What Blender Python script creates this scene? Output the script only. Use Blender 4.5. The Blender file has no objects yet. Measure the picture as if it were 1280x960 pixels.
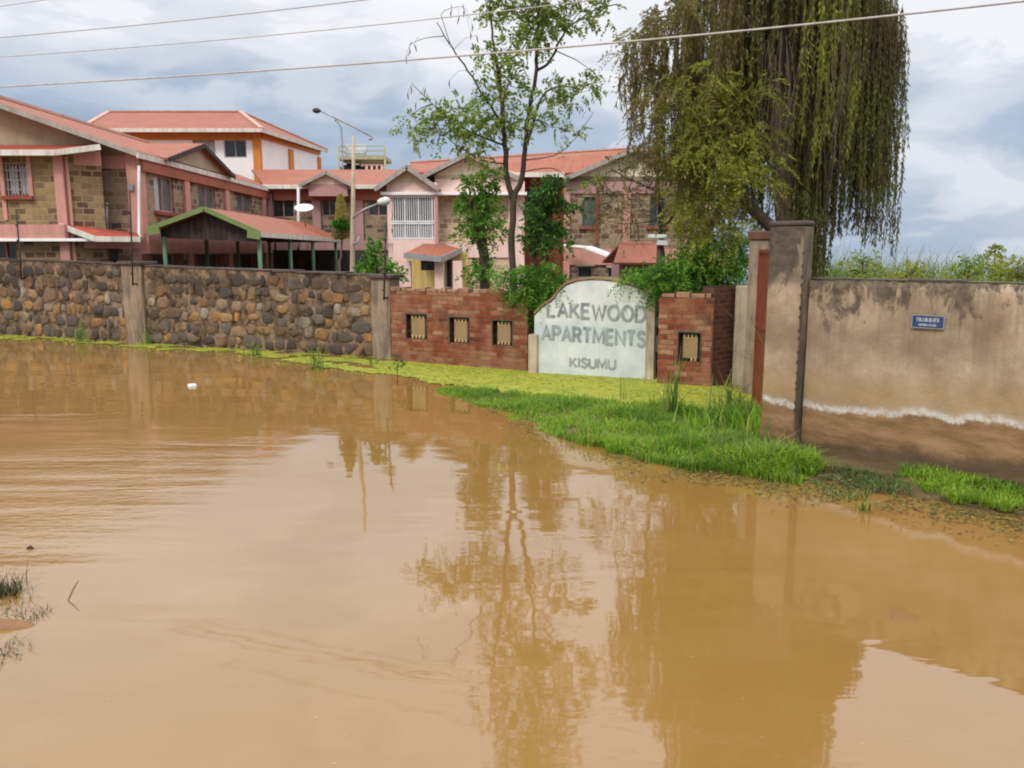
import bpy, bmesh, math, random
import numpy as np
from mathutils import Vector, Matrix

rnd = random.Random(7)
rng = np.random.default_rng(7)
SC = bpy.context.scene
COL = SC.collection
R = math.radians

# ------------------------------------------------------------------ camera
FPX, PITCH, CAMZ = 1020.0, R(9.1), 2.4
cam_d = bpy.data.cameras.new('camera')
cam_d.sensor_width = 36.0
cam_d.lens = 36.0 * FPX / 1280.0
cam_d.clip_start, cam_d.clip_end = 0.1, 9000
cam = bpy.data.objects.new('camera', cam_d)
COL.objects.link(cam)
cam.location = (0, 0, CAMZ)
cam.rotation_euler = (math.pi / 2 - PITCH, 0, 0)
SC.camera = cam

# ------------------------------------------------------------------ world, sun, exposure
SUN_EL, SUN_AZ = R(46), R(208)          # high, behind the camera and to its left, through cloud
world = bpy.data.worlds.new('World')
SC.world = world
world.use_nodes = True
wt = world.node_tree
for n_ in list(wt.nodes):
    wt.nodes.remove(n_)


def wn(kind, **kw):
    n = wt.nodes.new(kind)
    for k, v in kw.items():
        setattr(n, k, v)
    return n


def wmath(op, a, b=None, c=None):
    n = wn('ShaderNodeMath', operation=op)
    for i, s in enumerate((a, b, c)):
        if s is None:
            continue
        if isinstance(s, (int, float)):
            n.inputs[i].default_value = s
        else:
            wt.links.new(s, n.inputs[i])
    return n.outputs[0]


def wramp(fac, stops, interp='EASE'):
    n = wn('ShaderNodeValToRGB')
    n.color_ramp.interpolation = interp
    el = n.color_ramp.elements
    while len(el) < len(stops):
        el.new(0.5)
    for e, (p, c) in zip(el, stops):
        e.position = p
        e.color = (c, c, c, 1) if isinstance(c, (int, float)) else (*c, 1)
    wt.links.new(fac, n.inputs[0])
    return n.outputs[0]


def wmix(fac, a, b):
    n = wn('ShaderNodeMix', data_type='RGBA')
    for s, i in ((fac, 0), (a, 6), (b, 7)):
        if isinstance(s, (int, float)):
            n.inputs[i].default_value = s
        elif isinstance(s, tuple):
            n.inputs[i].default_value = (*s, 1)
        else:
            wt.links.new(s, n.inputs[i])
    return n.outputs[2]


sky = wn('ShaderNodeTexSky', sky_type='NISHITA')
sky.sun_disc = False
sky.sun_elevation, sky.sun_rotation = SUN_EL, SUN_AZ
sky.dust_density = 2.0
tc = wn('ShaderNodeTexCoord')
sep = wn('ShaderNodeSeparateXYZ')
wt.links.new(tc.outputs['Generated'], sep.inputs[0])
zc = wmath('MAXIMUM', sep.outputs[2], 0.0)
comb = wn('ShaderNodeCombineXYZ')
wt.links.new(sep.outputs[0], comb.inputs[0])
wt.links.new(sep.outputs[1], comb.inputs[1])
wt.links.new(wmath('MULTIPLY', zc, 2.6), comb.inputs[2])


def wnoise(scale, detail, rough, dist=0.0, off=(0, 0, 0)):
    mp = wn('ShaderNodeMapping')
    mp.inputs['Location'].default_value = off
    wt.links.new(comb.outputs[0], mp.inputs[0])
    n = wn('ShaderNodeTexNoise')
    n.inputs['Scale'].default_value = scale
    n.inputs['Detail'].default_value = detail
    n.inputs['Roughness'].default_value = rough
    n.inputs['Distortion'].default_value = dist
    wt.links.new(mp.outputs[0], n.inputs['Vector'])
    return n.outputs['Fac']


big = wramp(wnoise(2.3, 10, 0.5, 0.25, (3.1, 1.7, 0.4)), [(0.38, 0.0), (0.62, 1.0)])
fine = wramp(wnoise(6.0, 9, 0.52, 0.5, (7.3, 4.1, 1.0)), [(0.44, 0.0), (0.60, 1.0)])
cover = wmath('MULTIPLY_ADD', fine, 0.30, wmath('MULTIPLY', big, 0.46))
# a darker bank low over the houses, brighter thin cloud above and to the right
lift = wramp(zc, [(0.0, 0.0), (0.07, 0.02), (0.15, 0.08), (0.27, 0.52), (0.45, 0.75)])
glow = wramp(wmath('MULTIPLY', sep.outputs[0], wramp(zc, [(0.09, 0.0), (0.22, 1.0)])), [(0.2, 0.0), (0.5, 0.45)])
cover = wmath('ADD', cover, wmath('ADD', lift, glow))
cl = wn('ShaderNodeClamp')
wt.links.new(cover, cl.inputs[0])
cloud = wramp(cl.outputs[0], [(0.0, (3.9, 4.9, 6.5)), (0.3, (5.1, 6.2, 7.7)),
                              (0.6, (7.4, 8.0, 9.1)), (0.85, (9.2, 9.5, 10.2)), (1.0, (10.6, 10.7, 11.2))])
# overhead the layer is thin and very bright (outside the picture, seen only in the water)
zen = wramp(zc, [(0.25, 1.0), (0.38, 1.55), (0.8, 2.0)])
vm = wn('ShaderNodeMix', data_type='RGBA', blend_type='MULTIPLY')
vm.inputs[0].default_value = 1.0
wt.links.new(cloud, vm.inputs[6])
wt.links.new(zen, vm.inputs[7])
skyc = wmix(0.92, sky.outputs[0], vm.outputs[2])
bg = wn('ShaderNodeBackground')
bg.inputs['Strength'].default_value = 0.09
wt.links.new(skyc, bg.inputs[0])
wo = wn('ShaderNodeOutputWorld')
wt.links.new(bg.outputs[0], wo.inputs[0])

sun_d = bpy.data.lights.new('sun', 'SUN')
sun_d.energy, sun_d.angle, sun_d.color = 1.9, R(14), (1.0, 0.95, 0.86)
sun = bpy.data.objects.new('sun', sun_d)
COL.objects.link(sun)
sdir = Vector((math.sin(SUN_AZ) * math.cos(SUN_EL), math.cos(SUN_AZ) * math.cos(SUN_EL), math.sin(SUN_EL)))
sun.rotation_euler = sdir.to_track_quat('Z', 'Y').to_euler()

vs = SC.view_settings
vs.view_transform, vs.look = 'Standard', 'None'
vs.exposure, vs.gamma, vs.use_curve_mapping = 0.0, 1.0, False
SC.render.film_transparent = False
SC.cycles.filter_width = 2.0            # the phone picture is soft
SC.cycles.max_bounces = 6
SC.cycles.use_denoising = True

# ------------------------------------------------------------------ picture rays -> places in the world


def ray(px, py):
    u, v = (px - 640) / FPX, (480 - py) / FPX
    return Vector((u, math.cos(PITCH) + v * math.sin(PITCH), v * math.cos(PITCH) - math.sin(PITCH)))


def P(px, py, Y):
    r = ray(px, py)
    t = Y / r.y
    return Vector((r.x * t, Y, CAMZ + r.z * t))


def G(px, py, z=0.0):
    r = ray(px, py)
    t = (z - CAMZ) / r.z
    return Vector((r.x * t, r.y * t, z))


# ------------------------------------------------------------------ objects
WLOC = {}


def tag(o, label=None, cat=None, group=None, kind=None):
    if label: o['label'] = label
    if cat: o['category'] = cat
    if group: o['group'] = group
    if kind: o['kind'] = kind
    return o


def thing(name, label, cat, loc=(0, 0, 0), group=None):
    o = bpy.data.objects.new(name, None)
    o.empty_display_size = 0.3
    COL.objects.link(o)
    o.location = loc
    WLOC[o.name] = Vector(loc)
    return tag(o, label, cat, group)


def link_mesh(name, me, parent=None, origin=None):
    """me holds world coordinates; move them to the parent's (or given) origin"""
    if parent is not None:
        org = WLOC[parent.name]
    elif origin is not None:
        org = Vector(origin)
    else:
        org = Vector((0, 0, 0))
    if org.length > 0:
        me.transform(Matrix.Translation(-org))
    o = bpy.data.objects.new(name, me)
    COL.objects.link(o)
    if parent is not None:
        o.parent = parent
    else:
        o.location = org
    WLOC[o.name] = org.copy()
    return o


def uv_box(me):
    """metres, laid along each face's own horizontal and slope direction"""
    uvl = me.uv_layers.new(name='UVMap')
    data = np.zeros((len(me.loops), 2), dtype=np.float32)
    for p in me.polygons:
        n = p.normal
        if abs(n.z) > 0.985:
            t, b = Vector((1, 0, 0)), Vector((0, 1, 0))
        else:
            t = Vector((-n.y, n.x, 0)).normalized()
            b = n.cross(t)
        for li in p.loop_indices:
            co = me.vertices[me.loops[li].vertex_index].co
            data[li] = (co.dot(t), co.dot(b))
    uvl.data.foreach_set('uv', data.ravel())


class Fac:
    """a vertical plane from p0 to p1 (plan), outward normal n"""

    def __init__(s, p0, p1):
        s.p0 = Vector((p0[0], p0[1]))
        p1 = Vector((p1[0], p1[1]))
        s.L = (p1 - s.p0).length
        s.d = (p1 - s.p0) / s.L
        s.n = Vector((s.d.y, -s.d.x))

    def pt(s, u, v, w=0.0):
        q = s.p0 + s.d * u + s.n * w
        return Vector((q.x, q.y, v))

    def uv(s, px, py, w=0.0):
        r = ray(px, py)
        o = Vector((0, 0)) - (s.p0 + s.n * w)
        t = -(o.dot(s.n)) / (r.x * s.n.x + r.y * s.n.y)
        q = Vector((r.x * t, r.y * t)) - s.p0
        return q.dot(s.d), CAMZ + r.z * t

    def box(s, x0, y0, x1, y1, w=0.0):
        """picture box -> u0, u1, v0, v1"""
        ym, xm = (y0 + y1) / 2, (x0 + x1) / 2
        u0, u1 = s.uv(x0, ym, w)[0], s.uv(x1, ym, w)[0]
        v1, v0 = s.uv(xm, y0, w)[1], s.uv(xm, y1, w)[1]
        return min(u0, u1), max(u0, u1), v0, v1


class MB:
    def __init__(s):
        s.v, s.f, s.smooth = [], [], []

    def add(s, vs_, fs, smooth=False):
        b = len(s.v)
        s.v += [tuple(p) for p in vs_]
        s.f += [tuple(b + i for i in f) for f in fs]
        s.smooth += [smooth] * len(fs)
        return s

    def hexa(s, a):
        return s.add(a, [(0, 3, 2, 1), (4, 5, 6, 7), (0, 1, 5, 4), (1, 2, 6, 5), (2, 3, 7, 6), (3, 0, 4, 7)])

    def box(s, x0, x1, y0, y1, z0, z1):
        return s.hexa([(x0, y0, z0), (x1, y0, z0), (x1, y1, z0), (x0, y1, z0),
                       (x0, y0, z1), (x1, y0, z1), (x1, y1, z1), (x0, y1, z1)])

    def fbox(s, F, u0, u1, v0, v1, w0, w1):
        q = [F.pt(u0, v0, w1), F.pt(u1, v0, w1), F.pt(u1, v0, w0), F.pt(u0, v0, w0),
             F.pt(u0, v1, w1), F.pt(u1, v1, w1), F.pt(u1, v1, w0), F.pt(u0, v1, w0)]
        return s.hexa(q)

    def fwall(s, F, u0, u1, v0, v1, w0, w1, holes=()):
        us = sorted({u0, u1, *[min(max(h[i], u0), u1) for h in holes for i in (0, 1)]})
        vz = sorted({v0, v1, *[min(max(h[i], v0), v1) for h in holes for i in (2, 3)]})
        nu, nv = len(us) - 1, len(vz) - 1

        def solid(i, j):
            if i < 0 or j < 0 or i >= nu or j >= nv:
                return False
            cu, cv = (us[i] + us[i + 1]) / 2, (vz[j] + vz[j + 1]) / 2
            return not any(h[0] < cu < h[1] and h[2] < cv < h[3] for h in holes)
        for i in range(nu):
            for j in range(nv):
                if not solid(i, j):
                    continue
                a, b, c, d = us[i], us[i + 1], vz[j], vz[j + 1]
                s.add([F.pt(a, c, w1), F.pt(b, c, w1), F.pt(b, d, w1), F.pt(a, d, w1)], [(0, 1, 2, 3)])
                s.add([F.pt(a, c, w0), F.pt(a, d, w0), F.pt(b, d, w0), F.pt(b, c, w0)], [(0, 1, 2, 3)])
                if not solid(i - 1, j):
                    s.add([F.pt(a, c, w0), F.pt(a, c, w1), F.pt(a, d, w1), F.pt(a, d, w0)], [(0, 1, 2, 3)])
                if not solid(i + 1, j):
                    s.add([F.pt(b, c, w1), F.pt(b, c, w0), F.pt(b, d, w0), F.pt(b, d, w1)], [(0, 1, 2, 3)])
                if not solid(i, j - 1):
                    s.add([F.pt(a, c, w0), F.pt(b, c, w0), F.pt(b, c, w1), F.pt(a, c, w1)], [(0, 1, 2, 3)])
                if not solid(i, j + 1):
                    s.add([F.pt(a, d, w1), F.pt(b, d, w1), F.pt(b, d, w0), F.pt(a, d, w0)], [(0, 1, 2, 3)])
        return s

    def fpoly(s, F, pts, w0, w1):
        n = len(pts)
        vs_ = [F.pt(u, v, w1) for u, v in pts] + [F.pt(u, v, w0) for u, v in pts]
        fs = [tuple(range(n)), tuple(range(2 * n - 1, n - 1, -1))]
        for i in range(n):
            j = (i + 1) % n
            fs.append((i, n + i, n + j, j))
        return s.add(vs_, fs)

    def slab(s, pts, th):
        """planar polygon, counter-clockwise seen from its outer side, thickened inwards"""
        pts = [Vector(p) for p in pts]
        n = Vector((0, 0, 0))
        for i in range(len(pts)):
            a, b = pts[i], pts[(i + 1) % len(pts)]
            n += a.cross(b)
        n.normalize()
        if n.z < 0:
            pts.reverse()
            n = -n
        k = len(pts)
        vs_ = pts + [p - n * th for p in pts]
        fs = [tuple(range(k)), tuple(range(2 * k - 1, k - 1, -1))]
        for i in range(k):
            j = (i + 1) % k
            fs.append((i, k + i, k + j, j))
        return s.add(vs_, fs)

    def bar(s, a, b, w, h=None):
        """square bar from a to b"""
        h = h or w
        a, b = Vector(a), Vector(b)
        t = (b - a).normalized()
        up = Vector((0, 0, 1)) if abs(t.z) < 0.95 else Vector((0, 1, 0))
        x = t.cross(up).normalized()
        y = x.cross(t)
        q = []
        for p in (a, b):
            q += [p - x * w / 2 - y * h / 2, p + x * w / 2 - y * h / 2, p + x * w / 2 + y * h / 2, p - x * w / 2 + y * h / 2]
        return s.hexa(q)

    def tube(s, pts, rad, seg=8, cap=True):
        pts = [Vector(p) for p in pts]
        if isinstance(rad, (int, float)):
            rad = [rad] * len(pts)
        rings = []
        x = None
        for i, p in enumerate(pts):
            t = (pts[min(i + 1, len(pts) - 1)] - pts[max(i - 1, 0)]).normalized()
            if x is None:
                up = Vector((0, 0, 1)) if abs(t.z) < 0.9 else Vector((1, 0, 0))
                x = t.cross(up).normalized()
            else:
                x = (x - t * x.dot(t)).normalized()
            y = t.cross(x)
            rings.append([p + (x * math.cos(2 * math.pi * k / seg) + y * math.sin(2 * math.pi * k / seg)) * rad[i] for k in range(seg)])
        vs_ = [q for r_ in rings for q in r_]
        fs = []
        for i in range(len(pts) - 1):
            for k in range(seg):
                k2 = (k + 1) % seg
                fs.append((i * seg + k, i * seg + k2, (i + 1) * seg + k2, (i + 1) * seg + k))
        if cap:
            fs.append(tuple(range(seg - 1, -1, -1)))
            fs.append(tuple((len(pts) - 1) * seg + k for k in range(seg)))
        return s.add(vs_, fs, True)

    def build(s, name, mat, parent=None, origin=None, bevel=0.0, label=None):
        me = bpy.data.meshes.new(name)
        me.from_pydata([tuple(p) for p in s.v], [], s.f)
        me.update()
        me.polygons.foreach_set('use_smooth', s.smooth)
        uv_box(me)
        me.materials.append(mat)
        o = link_mesh(name, me, parent, origin)
        if bevel:
            m = o.modifiers.new('bevel', 'BEVEL')
            m.width, m.segments, m.limit_method = bevel, 2, 'ANGLE'
        if label:
            o['label'] = label
        return o


def np_mesh(name, V, quads, mat, parent=None, origin=None, tri=False, smooth=False):
    """big leaf meshes, fast"""
    me = bpy.data.meshes.new(name)
    k = 3 if tri else 4
    me.vertices.add(len(V))
    me.vertices.foreach_set('co', np.asarray(V, dtype=np.float32).ravel())
    q = np.asarray(quads, dtype=np.int32)
    me.loops.add(q.size)
    me.loops.foreach_set('vertex_index', q.ravel())
    me.polygons.add(len(q))
    me.polygons.foreach_set('loop_start', np.arange(0, q.size, k, dtype=np.int32))
    me.polygons.foreach_set('loop_total', np.full(len(q), k, dtype=np.int32))
    me.update(calc_edges=True)
    if smooth:
        me.polygons.foreach_set('use_smooth', np.ones(len(q), dtype=bool))
    me.materials.append(mat)
    return link_mesh(name, me, parent, origin)


# ------------------------------------------------------------------ materials


class NT:
    def __init__(s, name):
        s.m = bpy.data.materials.new(name)
        s.m.use_nodes = True
        s.t = s.m.node_tree
        s.b = s.t.nodes['Principled BSDF']
        s.out = s.t.nodes['Material Output']

    def n(s, kind, **kw):
        x = s.t.nodes.new(kind)
        for k, v in kw.items():
            setattr(x, k, v)
        return x

    def l(s, a, b):
        s.t.links.new(a, b)

    def set(s, sock, v):
        if isinstance(v, (int, float)):
            sock.default_value = v
        elif isinstance(v, (tuple, list)):
            sock.default_value = (*v, 1) if len(v) == 3 and len(sock.default_value) == 4 else v
        else:
            s.l(v, sock)

    def coord(s, kind='Object', scale=(1, 1, 1), off=(0, 0, 0)):
        c = s.n('ShaderNodeTexCoord')
        mp = s.n('ShaderNodeMapping')
        mp.inputs['Scale'].default_value = scale
        mp.inputs['Location'].default_value = off
        s.l(c.outputs[kind], mp.inputs[0])
        return mp.outputs[0]

    def noise(s, vec, scale, detail=5, rough=0.55, dist=0.0):
        x = s.n('ShaderNodeTexNoise')
        x.inputs['Scale'].default_value = scale
        x.inputs['Detail'].default_value = detail
        x.inputs['Roughness'].default_value = rough
        x.inputs['Distortion'].default_value = dist
        if vec is not None:
            s.l(vec, x.inputs['Vector'])
        return x.outputs['Fac']

    def ramp(s, fac, stops, interp='LINEAR'):
        x = s.n('ShaderNodeValToRGB')
        x.color_ramp.interpolation = interp
        el = x.color_ramp.elements
        while len(el) < len(stops):
            el.new(0.5)
        for e, (p, c) in zip(el, stops):
            e.position = p
            e.color = (c, c, c, 1) if isinstance(c, (int, float)) else (*c, 1)
        s.l(fac, x.inputs[0])
        return x.outputs[0]

    def mix(s, fac, a, b, blend='MIX'):
        x = s.n('ShaderNodeMix', data_type='RGBA', blend_type=blend)
        s.set(x.inputs[0], fac)
        s.set(x.inputs[6], a)
        s.set(x.inputs[7], b)
        return x.outputs[2]

    def math(s, op, a, b=None, c=None, clamp=False):
        x = s.n('ShaderNodeMath', operation=op, use_clamp=clamp)
        for i, v in enumerate((a, b, c)):
            if v is not None:
                s.set(x.inputs[i], v)
        return x.outputs[0]

    def bump(s, h, strength=0.4, dist=0.02):
        x = s.n('ShaderNodeBump')
        x.inputs['Strength'].default_value = strength
        x.inputs['Distance'].default_value = dist
        s.l(h, x.inputs['Height'])
        s.l(x.outputs[0], s.b.inputs['Normal'])

    def fin(s, color, rough=0.7, spec=0.3, metal=0.0):
        s.set(s.b.inputs['Base Color'], color)
        s.set(s.b.inputs['Roughness'], rough)
        s.b.inputs['Specular IOR Level'].default_value = spec
        s.b.inputs['Metallic'].default_value = metal
        return s.m


def mul(c, k):
    return tuple(min(1.0, x * k) for x in c)


def paint(name, c, var=0.25, scale=1.2, rough=0.65, dirt=0.35, dirtc=(0.16, 0.12, 0.09), bump=0.15, spec=0.3, metal=0.0):
    t = NT(name)
    v = t.coord('Object')
    a = t.noise(v, scale, 6, 0.6)
    v2 = t.coord('Object', (2.2, 2.2, 0.35))
    st = t.noise(v2, 2.6, 6, 0.65, 0.3)
    col = t.mix(t.ramp(a, [(0.3, 0.0), (0.7, 1.0)]), mul(c, 1 - var), mul(c, 1 + var * 0.5))
    col = t.mix(t.math('MULTIPLY', t.ramp(st, [(0.44, 0.0), (0.64, 1.0)]), dirt), col, dirtc)
    t.bump(t.noise(v, 30, 4), bump, 0.01)
    return t.fin(col, rough, spec, metal)


def leafmat(name, stops, trans=0.35, rough=0.55, patch=None, patch_scale=0.9):
    t = NT(name)
    g = t.n('ShaderNodeNewGeometry')
    col = t.ramp(g.outputs['Random Per Island'], stops)
    if patch is not None:
        f = t.ramp(t.noise(t.coord('Object'), patch_scale, 3, 0.5), [(0.45, 0.0), (0.62, 1.0)])
        col = t.mix(t.math('MULTIPLY', f, 0.8), col, patch)
    t.fin(col, rough, 0.25)
    tr = t.n('ShaderNodeBsdfTranslucent')
    t.l(col, tr.inputs[0])
    mx = t.n('ShaderNodeMixShader')
    mx.inputs[0].default_value = trans
    t.l(t.b.outputs[0], mx.inputs[1])
    t.l(tr.outputs[0], mx.inputs[2])
    t.l(mx.outputs[0], t.out.inputs[0])
    return t.m


def brickmat(name, cols, mortar, bw, bh, ms=0.015, rough=0.85, stain=0.5, stainc=(0.05, 0.035, 0.03), bias=0.0, bump=0.6, off=0.5, blotch=None):
    """bricks by UV in metres; each course and brick its own tone"""
    t = NT(name)
    uv = t.coord('UV')
    jit = t.n('ShaderNodeVectorMath', operation='MULTIPLY_ADD')
    nz = t.n('ShaderNodeTexNoise')
    nz.inputs['Scale'].default_value = 2.8
    nz.inputs['Detail'].default_value = 4
    t.l(uv, nz.inputs['Vector'])
    t.l(nz.outputs['Color'], jit.inputs[0])
    jit.inputs[1].default_value = (0.07, 0.05, 0)
    t.l(uv, jit.inputs[2])
    br = t.n('ShaderNodeTexBrick')
    br.offset = off
    br.inputs['Scale'].default_value = 1.0
    br.inputs['Brick Width'].default_value = bw
    br.inputs['Row Height'].default_value = bh
    br.inputs['Mortar Size'].default_value = ms
    br.inputs['Mortar Smooth'].default_value = 0.3
    br.inputs['Bias'].default_value = bias
    br.inputs['Color1'].default_value = (0, 0, 0, 1)
    br.inputs['Color2'].default_value = (1, 1, 1, 1)
    br.inputs['Mortar'].default_value = (0.5, 0.5, 0.5, 1)
    t.l(jit.outputs[0], br.inputs['Vector'])
    rampc = t.ramp(br.outputs['Color'], cols)
    o = t.coord('Object')
    tone = t.ramp(t.noise(o, 9, 5, 0.65), [(0.3, 0.72), (0.75, 1.2)])
    col = t.mix(0.9, rampc, tone, 'MULTIPLY')
    col = t.mix(br.outputs['Fac'], col, mortar)
    st = t.ramp(t.noise(t.coord('Object', (1, 1, 0.6)), 1.6, 7, 0.68, 0.4), [(0.45, 0.0), (0.62, 1.0)])
    col = t.mix(t.math('MULTIPLY', st, stain), col, stainc)
    if blotch is not None:
        b2 = t.ramp(t.noise(o, 2.4, 6, 0.6), [(0.46, 0.0), (0.6, 1.0)])
        col = t.mix(t.math('MULTIPLY', b2, 0.55), col, blotch)
    h = t.math('SUBTRACT', t.math('MULTIPLY', t.noise(o, 26, 5), 0.5), br.outputs['Fac'])
    t.bump(h, bump, 0.02)
    return t.fin(col, rough, 0.2)


def roofmat(name, c, c2, pitch=0.25, row=0.35, stain=0.3):
    t = NT(name)
    uv = t.coord('UV')
    sp = t.n('ShaderNodeSeparateXYZ')
    t.l(uv, sp.inputs[0])
    wu = t.math('SINE', t.math('MULTIPLY', sp.outputs[0], 2 * math.pi / pitch))
    fr = t.math('FRACT', t.math('DIVIDE', sp.outputs[1], row))
    h = t.math('ADD', t.math('MULTIPLY', wu, 0.35), t.math('MULTIPLY', fr, -0.8))
    o = t.coord('Object')
    a = t.noise(o, 0.9, 6, 0.6)
    b = t.noise(t.coord('UV', (3.0, 0.5, 1)), 2.0, 5, 0.6)
    col = t.mix(t.ramp(a, [(0.3, 0.0), (0.7, 1.0)]), c, c2)
    col = t.mix(t.math('MULTIPLY', t.ramp(b, [(0.46, 0.0), (0.66, 1.0)]), stain), col, mul(c, 0.45))
    line = t.ramp(fr, [(0.0, 0.62), (0.12, 1.0), (1.0, 1.0)])
    col = t.mix(0.55, col, line, 'MULTIPLY')
    t.bump(h, 0.55, 0.03)
    return t.fin(col, 0.6, 0.15)


M = {}
M['pink'] = paint('pink wall paint', (0.56, 0.27, 0.225), 0.14, 0.8, dirt=0.3)
M['palepink'] = paint('pale pink wall paint', (0.82, 0.58, 0.52), 0.1, 0.8, dirt=0.15)
M['lilac'] = paint('lilac wall paint', (0.42, 0.245, 0.235), 0.12, 0.8, dirt=0.2)
M['creamshade'] = paint('shaded cream render', (0.40, 0.31, 0.20), 0.18, 0.8, dirt=0.35, dirtc=(0.22, 0.16, 0.10))  # left block's cream, darkened in the colour for its shade
M['cream'] = paint('cream render', (0.78, 0.70, 0.50), 0.12, 0.8, dirt=0.3, dirtc=(0.35, 0.26, 0.16))  # colour raised to stand for sun on the right gables
M['white'] = paint('white wall paint', (0.88, 0.85, 0.83), 0.06, 0.8, dirt=0.08)
M['fascia'] = paint('weathered white fascia board', (0.66, 0.63, 0.56), 0.2, 2.0, dirt=0.45, dirtc=(0.30, 0.26, 0.20))
M['orange'] = paint('orange wall paint', (0.60, 0.22, 0.035), 0.15, 0.8, dirt=0.2)
M['brownred'] = paint('brown red paint', (0.34, 0.10, 0.055), 0.2, 1.0, dirt=0.25)
M['sillred'] = paint('red oxide sill paint', (0.26, 0.05, 0.035), 0.2, 1.0)
M['yellow'] = paint('yellow porch paint', (0.66, 0.50, 0.16), 0.15, 0.8)
M['green'] = paint('light green paint', (0.17, 0.225, 0.075), 0.15, 1.5, dirt=0.2)
M['postgreen'] = paint('green steel paint', (0.10, 0.21, 0.12), 0.2, 1.5)
M['dark'] = paint('dark shaded interior wall', (0.035, 0.03, 0.028), 0.2, 1.0)  # near-black: shade inside openings and the carport is in the colour
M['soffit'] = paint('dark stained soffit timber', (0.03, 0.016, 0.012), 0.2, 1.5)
M['shutter'] = paint('brown timber shutter', (0.16, 0.06, 0.04), 0.2, 2.0)
M['steelwhite'] = paint('white painted steel', (0.72, 0.74, 0.75), 0.08, 3.0, rough=0.45, dirt=0.2)
M['steeldark'] = paint('dark iron', (0.035, 0.028, 0.026), 0.3, 4.0, rough=0.6)
M['steelgrey'] = paint('galvanised grey steel', (0.34, 0.35, 0.36), 0.15, 3.0, rough=0.45, metal=0.3)
M['tankblack'] = paint('black polyethylene tank', (0.03, 0.03, 0.034), 0.2, 2.0, rough=0.4)
M['towery'] = paint('yellow green steel paint', (0.40, 0.38, 0.22), 0.2, 2.0)
M['gatered'] = paint('rusty red gate paint', (0.235, 0.05, 0.022), 0.35, 3.5, rough=0.6, dirt=0.4, dirtc=(0.12, 0.04, 0.025))
M['concrete'] = paint('weathered concrete', (0.30, 0.22, 0.15), 0.3, 2.0, dirt=0.7, dirtc=(0.07, 0.05, 0.04), bump=0.4)
M['paleconc'] = paint('pale weathered concrete', (0.50, 0.42, 0.30), 0.25, 2.5, dirt=0.6, dirtc=(0.13, 0.09, 0.06), bump=0.4)
M['oldconc'] = paint('dark mouldy concrete cap', (0.10, 0.075, 0.06), 0.35, 3.0, dirt=0.5, dirtc=(0.03, 0.025, 0.02), bump=0.4)
M['lampcase'] = paint('white lamp housing', (0.80, 0.80, 0.78), 0.06, 3.0, rough=0.35)
M['pole'] = paint('creosoted pole timber', (0.52, 0.42, 0.30), 0.3, 3.0, dirt=0.45, dirtc=(0.22, 0.10, 0.06))
M['bark'] = paint('dark tree bark', (0.085, 0.06, 0.042), 0.4, 7.0, rough=0.9, dirt=0.5, dirtc=(0.03, 0.025, 0.02), bump=0.9)
M['barkgrey'] = paint('grey brown willow bark', (0.15, 0.115, 0.085), 0.4, 6.0, rough=0.9, dirt=0.4, bump=0.9)
M['tanpanel'] = paint('tan screed panel', (0.31, 0.20, 0.10), 0.15, 3.0, dirt=0.25)
M['baluster'] = paint('cream baluster', (0.52, 0.38, 0.19), 0.15, 4.0, dirt=0.25)
M['letter'] = paint('faded grey green letter paint', (0.27, 0.31, 0.31), 0.45, 6.0, dirt=0.5, dirtc=(0.4, 0.4, 0.38))
M['mossy'] = paint('mouldy plaster arris', (0.20, 0.145, 0.10), 0.45, 3.5, dirt=0.8, dirtc=(0.05, 0.04, 0.033), bump=0.5)
M['capbrown'] = paint('red brown stained cap', (0.14, 0.055, 0.035), 0.35, 5.0, dirt=0.5, dirtc=(0.05, 0.035, 0.03), bump=0.4)
M['blue'] = paint('blue enamel', (0.011, 0.05, 0.16), 0.15, 4.0, rough=0.35)
M['signwhite'] = paint('white enamel', (0.72, 0.76, 0.76), 0.08, 4.0, rough=0.4)
M['wire'] = paint('bare aluminium wire', (0.50, 0.46, 0.43), 0.1, 3.0, rough=0.5)
M['wiredark'] = paint('weathered wire', (0.42, 0.38, 0.37), 0.1, 3.0, rough=0.5)
M['roof'] = roofmat('red tile roof', (0.30, 0.100, 0.057), (0.36, 0.13, 0.078))
M['roofb'] = roofmat('faded red sheet roof', (0.29, 0.10, 0.065), (0.35, 0.13, 0.085), 0.2, 0.5)
M['roofd'] = roofmat('dark red sheet canopy', (0.30, 0.06, 0.04), (0.40, 0.09, 0.06), 0.2, 0.6)
M['barge'] = paint('grey weathered barge board', (0.38, 0.34, 0.30), 0.2, 2.0, dirt=0.4)
M['ridge'] = paint('pale ridge flashing', (0.60, 0.34, 0.26), 0.15, 2.0)
M['stone'] = brickmat('yellow dressed stone', [(0.0, (0.34, 0.235, 0.105)), (0.3, (0.28, 0.19, 0.088)), (0.5, (0.21, 0.14, 0.068)), (0.72, (0.14, 0.066, 0.037)), (1.0, (0.07, 0.045, 0.04))],
                      (0.30, 0.235, 0.155), 0.33, 0.19, 0.022, stain=0.3, stainc=(0.12, 0.09, 0.06), bias=-0.15)
M['stonegrey'] = brickmat('shaded grey stone', [(0.0, (0.36, 0.26, 0.165)), (0.45, (0.28, 0.20, 0.125)), (0.75, (0.19, 0.105, 0.07)), (1.0, (0.09, 0.06, 0.05))],  # shade of the dim walls is in these stone colours
                          (0.30, 0.245, 0.18), 0.36, 0.2, 0.022, stain=0.2, stainc=(0.10, 0.08, 0.06))
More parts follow.
